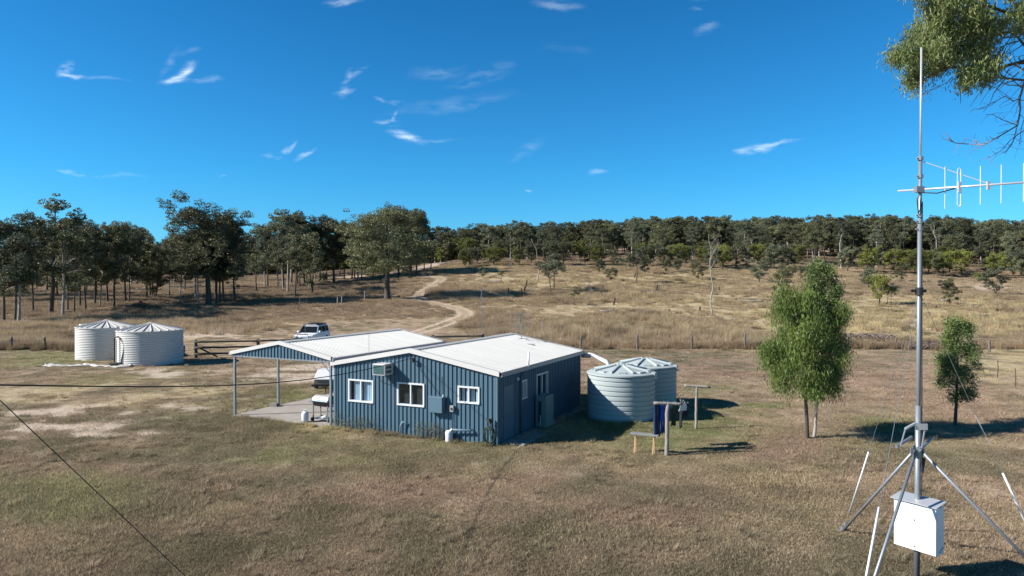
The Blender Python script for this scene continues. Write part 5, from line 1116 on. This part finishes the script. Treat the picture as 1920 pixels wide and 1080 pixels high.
bare_tree(1107, 556, 518, 'small leafless grey tree left of centre in the paddock', 12, twig_m, .08, nb=9, spread=.3, fork=.3)
bare_tree(961, 513, 490, 'small bare grey tree near the top of the paddock', 17, twig_m, .10, nb=9, spread=.3, fork=.3)
bare_tree(1578, 505, 440, 'white dead trunk standing at the front of the hill wood', 21, bark_p, .32, nb=3, spread=.1, fork=.7)
bare_tree(1757, 500, 420, 'white dead limb showing in the hill wood right of the mast', 23, bark_p, .22, nb=4, spread=.12, fork=.6)
for i, (px, py, pt_) in enumerate([(985, 541, 525), (984, 551, 538), (953, 549, 540), (1150, 572, 558), (1312, 583, 575), (1255, 589, 580), (1230, 545, 534), (1348, 546, 538), (1380, 566, 559), (1189, 521, 512), (1229, 534, 530), (1755, 579, 573), (1847, 596, 590), (1910, 618, 610), (978, 549, 541), (1245, 559, 552)]):
    fpost(px, py, pt_, 'short charred stump standing in the dry grass of the paddock', m=stump_m, rad=.16, lean=3 if i % 3 == 0 else 0, cat='stump', group='charred stumps in the paddock', name='tree_stump')
def logat(px, py, ln, ang, m, label, r=.16, group=None):
    q = Vector(at(px, py)); t = thing('fallen_log', label, 'log', q+Vector((0, 0, .3)), ang, group); rough_pole((-ln/2, 0, 0), (ln/2, 0, .05), r, r*.6, seed=int(px), wob=.06).build('log', m, t, smooth=True)
    rough_pole((ln*.1, 0, .05), (ln*.35, .5, .5), r*.5, r*.25, seed=int(px)+1, wob=.04, seg=4).build('branch_stub', m, t); return t
logat(1405, 568, 4.5, -.15, bark_p, 'long pale fallen log in the paddock right of the dead white tree'); logat(1147, 588, 2.2, .4, darkwood_m, 'leaning dark burnt log poking from the long grass', r=.2); logat(1225, 549, 5, .1, darkwood_m, 'dark fallen log lying across the upper paddock'); logat(1137, 587, 1.8, -.2, bark_p, 'short pale log lying by the burnt leaning one')
logat(1125, 547, 3.5, .1, bark_p, 'pale fallen timber in the grass below the small bare tree'); logat(1780, 566, 3, .05, bark_p, 'pale log lying in the far right paddock'); logat(715, 560, 6.5, .05, darkwood_m, 'thick dark log lying at the foot of the big lone tree', r=.35); logat(280, 546, 5, .2, darkwood_m, 'dark fallen log under the leaning fork in the left wood', r=.3); logat(350, 541, 9, .1, darkwood_m, 'long row of fallen dark timber between the trunks of the left wood', r=.4)
def heap(px, py, n, sz, m, label, flat=.4):
    q = Vector(at(px, py)); t = thing('brush_pile', label, 'brush pile', q); mb = MB(); r = random.Random(int(px))
    for _ in range(n):
        a = r.uniform(0, 6.28); c = Vector((r.uniform(-1, 1)*sz, r.uniform(-.5, .5)*sz, r.uniform(.0, flat)*sz*.5)); d = Vector((math.cos(a), math.sin(a)*.6, r.uniform(-.1, .35)))*sz*r.uniform(.4, .9); mid = c+d*.5+Vector((0, 0, sz*.12)); mb.tube([c, mid, c+d], [sz*.02, sz*.016, sz*.006], 5)
    mb.build('branches', m, t); return t
heap(1622, 640, 70, 2.2, twig_m, 'pile of bare grey branches behind the fence right of the leafy trees'); heap(1725, 655, 60, 1.8, twig_m, 'low tangle of dead twigs under the fence behind the mast'); heap(918, 532, 30, 2.4, bark_p, 'pale grey heap of logs high in the paddock'); heap(1450, 655, 30, 1.2, twig_m, 'small heap of dead twigs by the fence left of the leafy trees')

# ------------------------------------------------------------------ the near trees
p = make_proto('weep', 401, bark_d, leaf_weep, h=5.7, base=.33, cw=1.3, trunk_r=.085, voids=6, vr=.36, nclump=118, cr=.30, nleaf=380, leaf=(.085, .012), style='weep', flat=1.35, soft_=True, lean=-.0)
plant(p, (11.48, 26.5, 0), 5.85, 1.0, 'wattle_tree', 'dense weeping green tree on a dark stem, left of the leafy pair', 'tree')
p = make_proto('fern', 407, bark_p, leaf_fern, h=6.9, base=.26, cw=.80, trunk_r=.065, voids=6, vr=.36, nclump=104, cr=.27, nleaf=300, leaf=(.07, .015), soft_=True, style='gum', flat=1.0, lean=.12)
plant(p, (11.85, 26.75, 0), 6.85, 0.0, 'gum_tree', 'taller feathery-topped tree on a thin pale stem, right of the leafy pair', 'tree')
p = make_proto('small', 431, bark_d, leaf_fern, h=4.6, base=.28, cw=.66, trunk_r=.07, voids=6, vr=.36, nclump=100, cr=.21, nleaf=180, leaf=(.06, .015), soft_=True, style='gum', flat=1.0)
plant(p, (18.65, 28.7, 0), 4.55, 0.4, 'gum_tree', 'small grey-green tree with a black stem behind the mast', 'tree', wide=1.1)
# gum overhanging from the right, its trunk outside the picture
r = np.random.default_rng(77); ov = thing('overhanging_gum', 'large gum whose leafy branches hang into the top right corner', 'gum tree', (15.6, 17.5, 0))
wm = MB(); O_ = np.array([15.6, 17.5, 0.])
wm.tube([(0, 0, -.2), (.1, 0, 2.5), (-.1, .1, 5), (.1, -.1, 8), (0, -.3, 10.5), (.2, -.4, 13)], [.36, .32, .28, .22, .15, .08], 12)
def pxp(px, py, d): q = ray(px, py); q = q*(d/q[1]); return np.array([q[0], q[1], q[2]+CAM_H])-O_
limbs = [([(1990, 150, 17), (1920, 115, 16.2), (1860, 130, 15.6), (1800, 125, 15.0), (1760, 130, 14.8)], .055), ([(2000, 20, 17), (1920, 35, 16), (1850, 10, 15.6), (1790, 25, 15)], .06), ([(1990, 160, 17), (1915, 150, 16), (1870, 145, 15.5), (1830, 150, 15.2)], .04), ([(1985, 90, 17), (1925, 90, 16), (1900, 60, 15.7), (1860, 66, 15.4)], .045), ([(2010, -60, 17), (1900, -60, 16), (1800, -40, 15)], .06)]
for pts, rad in limbs:
    P_ = [pxp(*q) for q in pts]; P_ = [np.array([.0, -.2, 10.0])*(.5)+P_[0]*.5]+P_
    n_ = len(P_); wm.tube([tuple(q) for q in P_], [rad*(1-.8*i/n_) for i in range(n_)], 7)
    for a, b_ in zip(P_[1:-1], P_[2:]):
        for _ in range(7):
            s = a+(b_-a)*r.uniform(); d = np.array([r.uniform(-1, .4), r.uniform(-.8, .8), r.uniform(-.6, .7)]); d /= np.linalg.norm(d); q = [s]
            for i in range(4): d = d+r.normal(0, .25, 3); d /= np.linalg.norm(d); q.append(q[-1]+d*r.uniform(.12, .28))
            wm.tube([tuple(v) for v in q], [rad*.3, rad*.24, rad*.18, rad*.12, .004], 4)
wm.build('trunk', bark_d, ov, smooth=True)
# bare twigs hanging lower
tw = MB()
def twig(pts, rad, d=15.3, dep=0):
    P_ = [pxp(q[0], q[1], d+.25*math.sin(q[0]*.07)) for q in pts]; n_ = len(P_)
    tw.tube([tuple(v) for v in P_], [rad*(1-.7*i/n_) for i in range(n_)], 5)
    for a, b_ in zip(P_[:-1], P_[1:]):
        for _ in range(2 if dep == 0 else 0):
            s = a+(b_-a)*r.uniform(); e = b_-a; e = e/np.linalg.norm(e)+r.normal(0, .6, 3); e /= np.linalg.norm(e); q = [s]
            for i in range(4): e = e+r.normal(0, .3, 3); e /= np.linalg.norm(e); q.append(q[-1]+e*r.uniform(.05, .14))
            tw.tube([tuple(v) for v in q], [rad*.45, rad*.35, rad*.28, rad*.2, .003], 4)
for pts, rad in [([(1960, 100), (1925, 140), (1917, 165), (1912, 185), (1913, 205), (1908, 235), (1880, 252), (1862, 262), (1845, 272), (1815, 270), (1790, 268), (1778, 259)], .022),
                 ([(1913, 215), (1905, 245), (1900, 265), (1890, 280), (1885, 288)], .012), ([(1908, 235), (1880, 225), (1862, 215), (1848, 215)], .010), ([(1912, 185), (1900, 190), (1885, 180), (1870, 188), (1862, 195), (1845, 203)], .012),
                 ([(1915, 160), (1890, 160), (1870, 150), (1850, 158)], .010), ([(1845, 272), (1830, 280), (1822, 284)], .007), ([(1960, 220), (1935, 235), (1912, 250), (1895, 262), (1880, 280), (1860, 292), (1848, 300)], .012), ([(1790, 140), (1775, 155), (1765, 160), (1745, 168), (1735, 172)], .010), ([(1925, 210), (1915, 240), (1912, 270)], .010), ([(1918, 130), (1900, 120), (1885, 105), (1870, 95)], .016), ([(1917, 165), (1898, 150), (1880, 148), (1862, 140)], .012)]:
    twig(pts, rad)
tw.build('bare_twigs', twig_m, ov)
V = []; var = []
for (px, py, rx, ry, n_) in [(1690, 105, 20, 14, 6), (1712, 130, 18, 18, 5), (1715, 152, 10, 12, 3), (1720, 90, 26, 22, 8), (1745, 60, 28, 28, 10), (1762, 28, 28, 28, 10), (1800, 10, 40, 24, 12), (1790, 62, 30, 28, 10), (1770, 100, 26, 22, 9), (1760, 125, 16, 14, 4), (1812, 98, 16, 18, 4), (1822, 50, 32, 24, 9), (1856, 40, 34, 24, 9), (1850, 88, 24, 18, 5), (1898, 18, 34, 22, 8), (1812, 148, 18, 18, 6), (1842, 128, 18, 14, 4), (1860, 118, 14, 12, 3), (1852, 158, 8, 10, 2), (1916, 62, 12, 18, 3), (1750, -10, 60, 20, 9), (1850, -20, 80, 20, 14), (1940, 0, 60, 60, 12), (1990, 60, 50, 70, 12), (1990, -60, 140, 40, 22), (2080, 40, 60, 80, 20), (1960, 115, 30, 25, 4)]:
    for _ in range(n_):
        c = pxp(px+r.uniform(-1, 1)*rx*.8, py+r.uniform(-1, 1)*ry*.8, r.uniform(14.3, 16.2) if px < 1930 else r.uniform(14.5, 19)); rad = r.uniform(.12, .26); n = int(235*(rad/.2)**2)
        g = r.normal(0, .52, (n, 3))*rad*np.array([1, 1, 1.15]); P_ = c+g; L1 = r.normal(0, .55, (n, 3))+np.array([-.1, 0, -.9]); L1 /= np.linalg.norm(L1, axis=1)[:, None]; L2 = np.cross(L1, r.normal(0, 1, (n, 3))); L2 /= np.linalg.norm(L2, axis=1)[:, None]
        ll = .062*r.uniform(.6, 1.3, n)[:, None]; lw = .011*r.uniform(.7, 1.3, n)[:, None]; V.append(np.stack([P_-L1*ll, P_+L2*lw, P_+L1*ll, P_-L2*lw], 1)); var.append(np.clip(r.uniform(.15, .85)+r.normal(0, .2, n), 0, 1))
me = quads_mesh('crown', np.concatenate(V), leaf_over, np.concatenate(var)); o = bpy.data.objects.new('crown', me); col.objects.link(o); o.parent = ov
# weeds at the wall
wv = []; wvar = []
for _ in range(60):
    u = r.choice([r.uniform(-7.5, -5.2), r.uniform(-3.4, -2.2)], p=[.65, .35]); bx0 = np.array(hp(u, r.uniform(-.35, -.08), 0)); hh = r.uniform(.25, .75); n = int(110*hh)
    tt = r.uniform(0, 1, n)**.7; P_ = bx0+np.stack([r.normal(0, .09, n)*(.3+tt), r.normal(0, .09, n)*(.3+tt), tt*hh], -1); L1 = r.normal(0, 1, (n, 3))*.7+np.array([0, 0, .8]); L1 /= np.linalg.norm(L1, axis=1)[:, None]; L2 = np.cross(L1, r.normal(0, 1, (n, 3))); L2 /= np.linalg.norm(L2, axis=1)[:, None]
    ll = .035*r.uniform(.5, 1.4, n)[:, None]; lw = .007*np.ones((n, 1)); wv.append(np.stack([P_-L1*ll, P_+L2*lw, P_+L1*ll, P_-L2*lw], 1)); wvar.append(r.uniform(0, 1, n))
me = quads_mesh('wall_weeds', np.concatenate(wv), leaf_dry, np.concatenate(wvar)); o = bpy.data.objects.new('wall_weeds', me); col.objects.link(o); tag(o, 'pale grey weeds growing along the foot of the blue gable wall', 'weeds', kind='stuff')
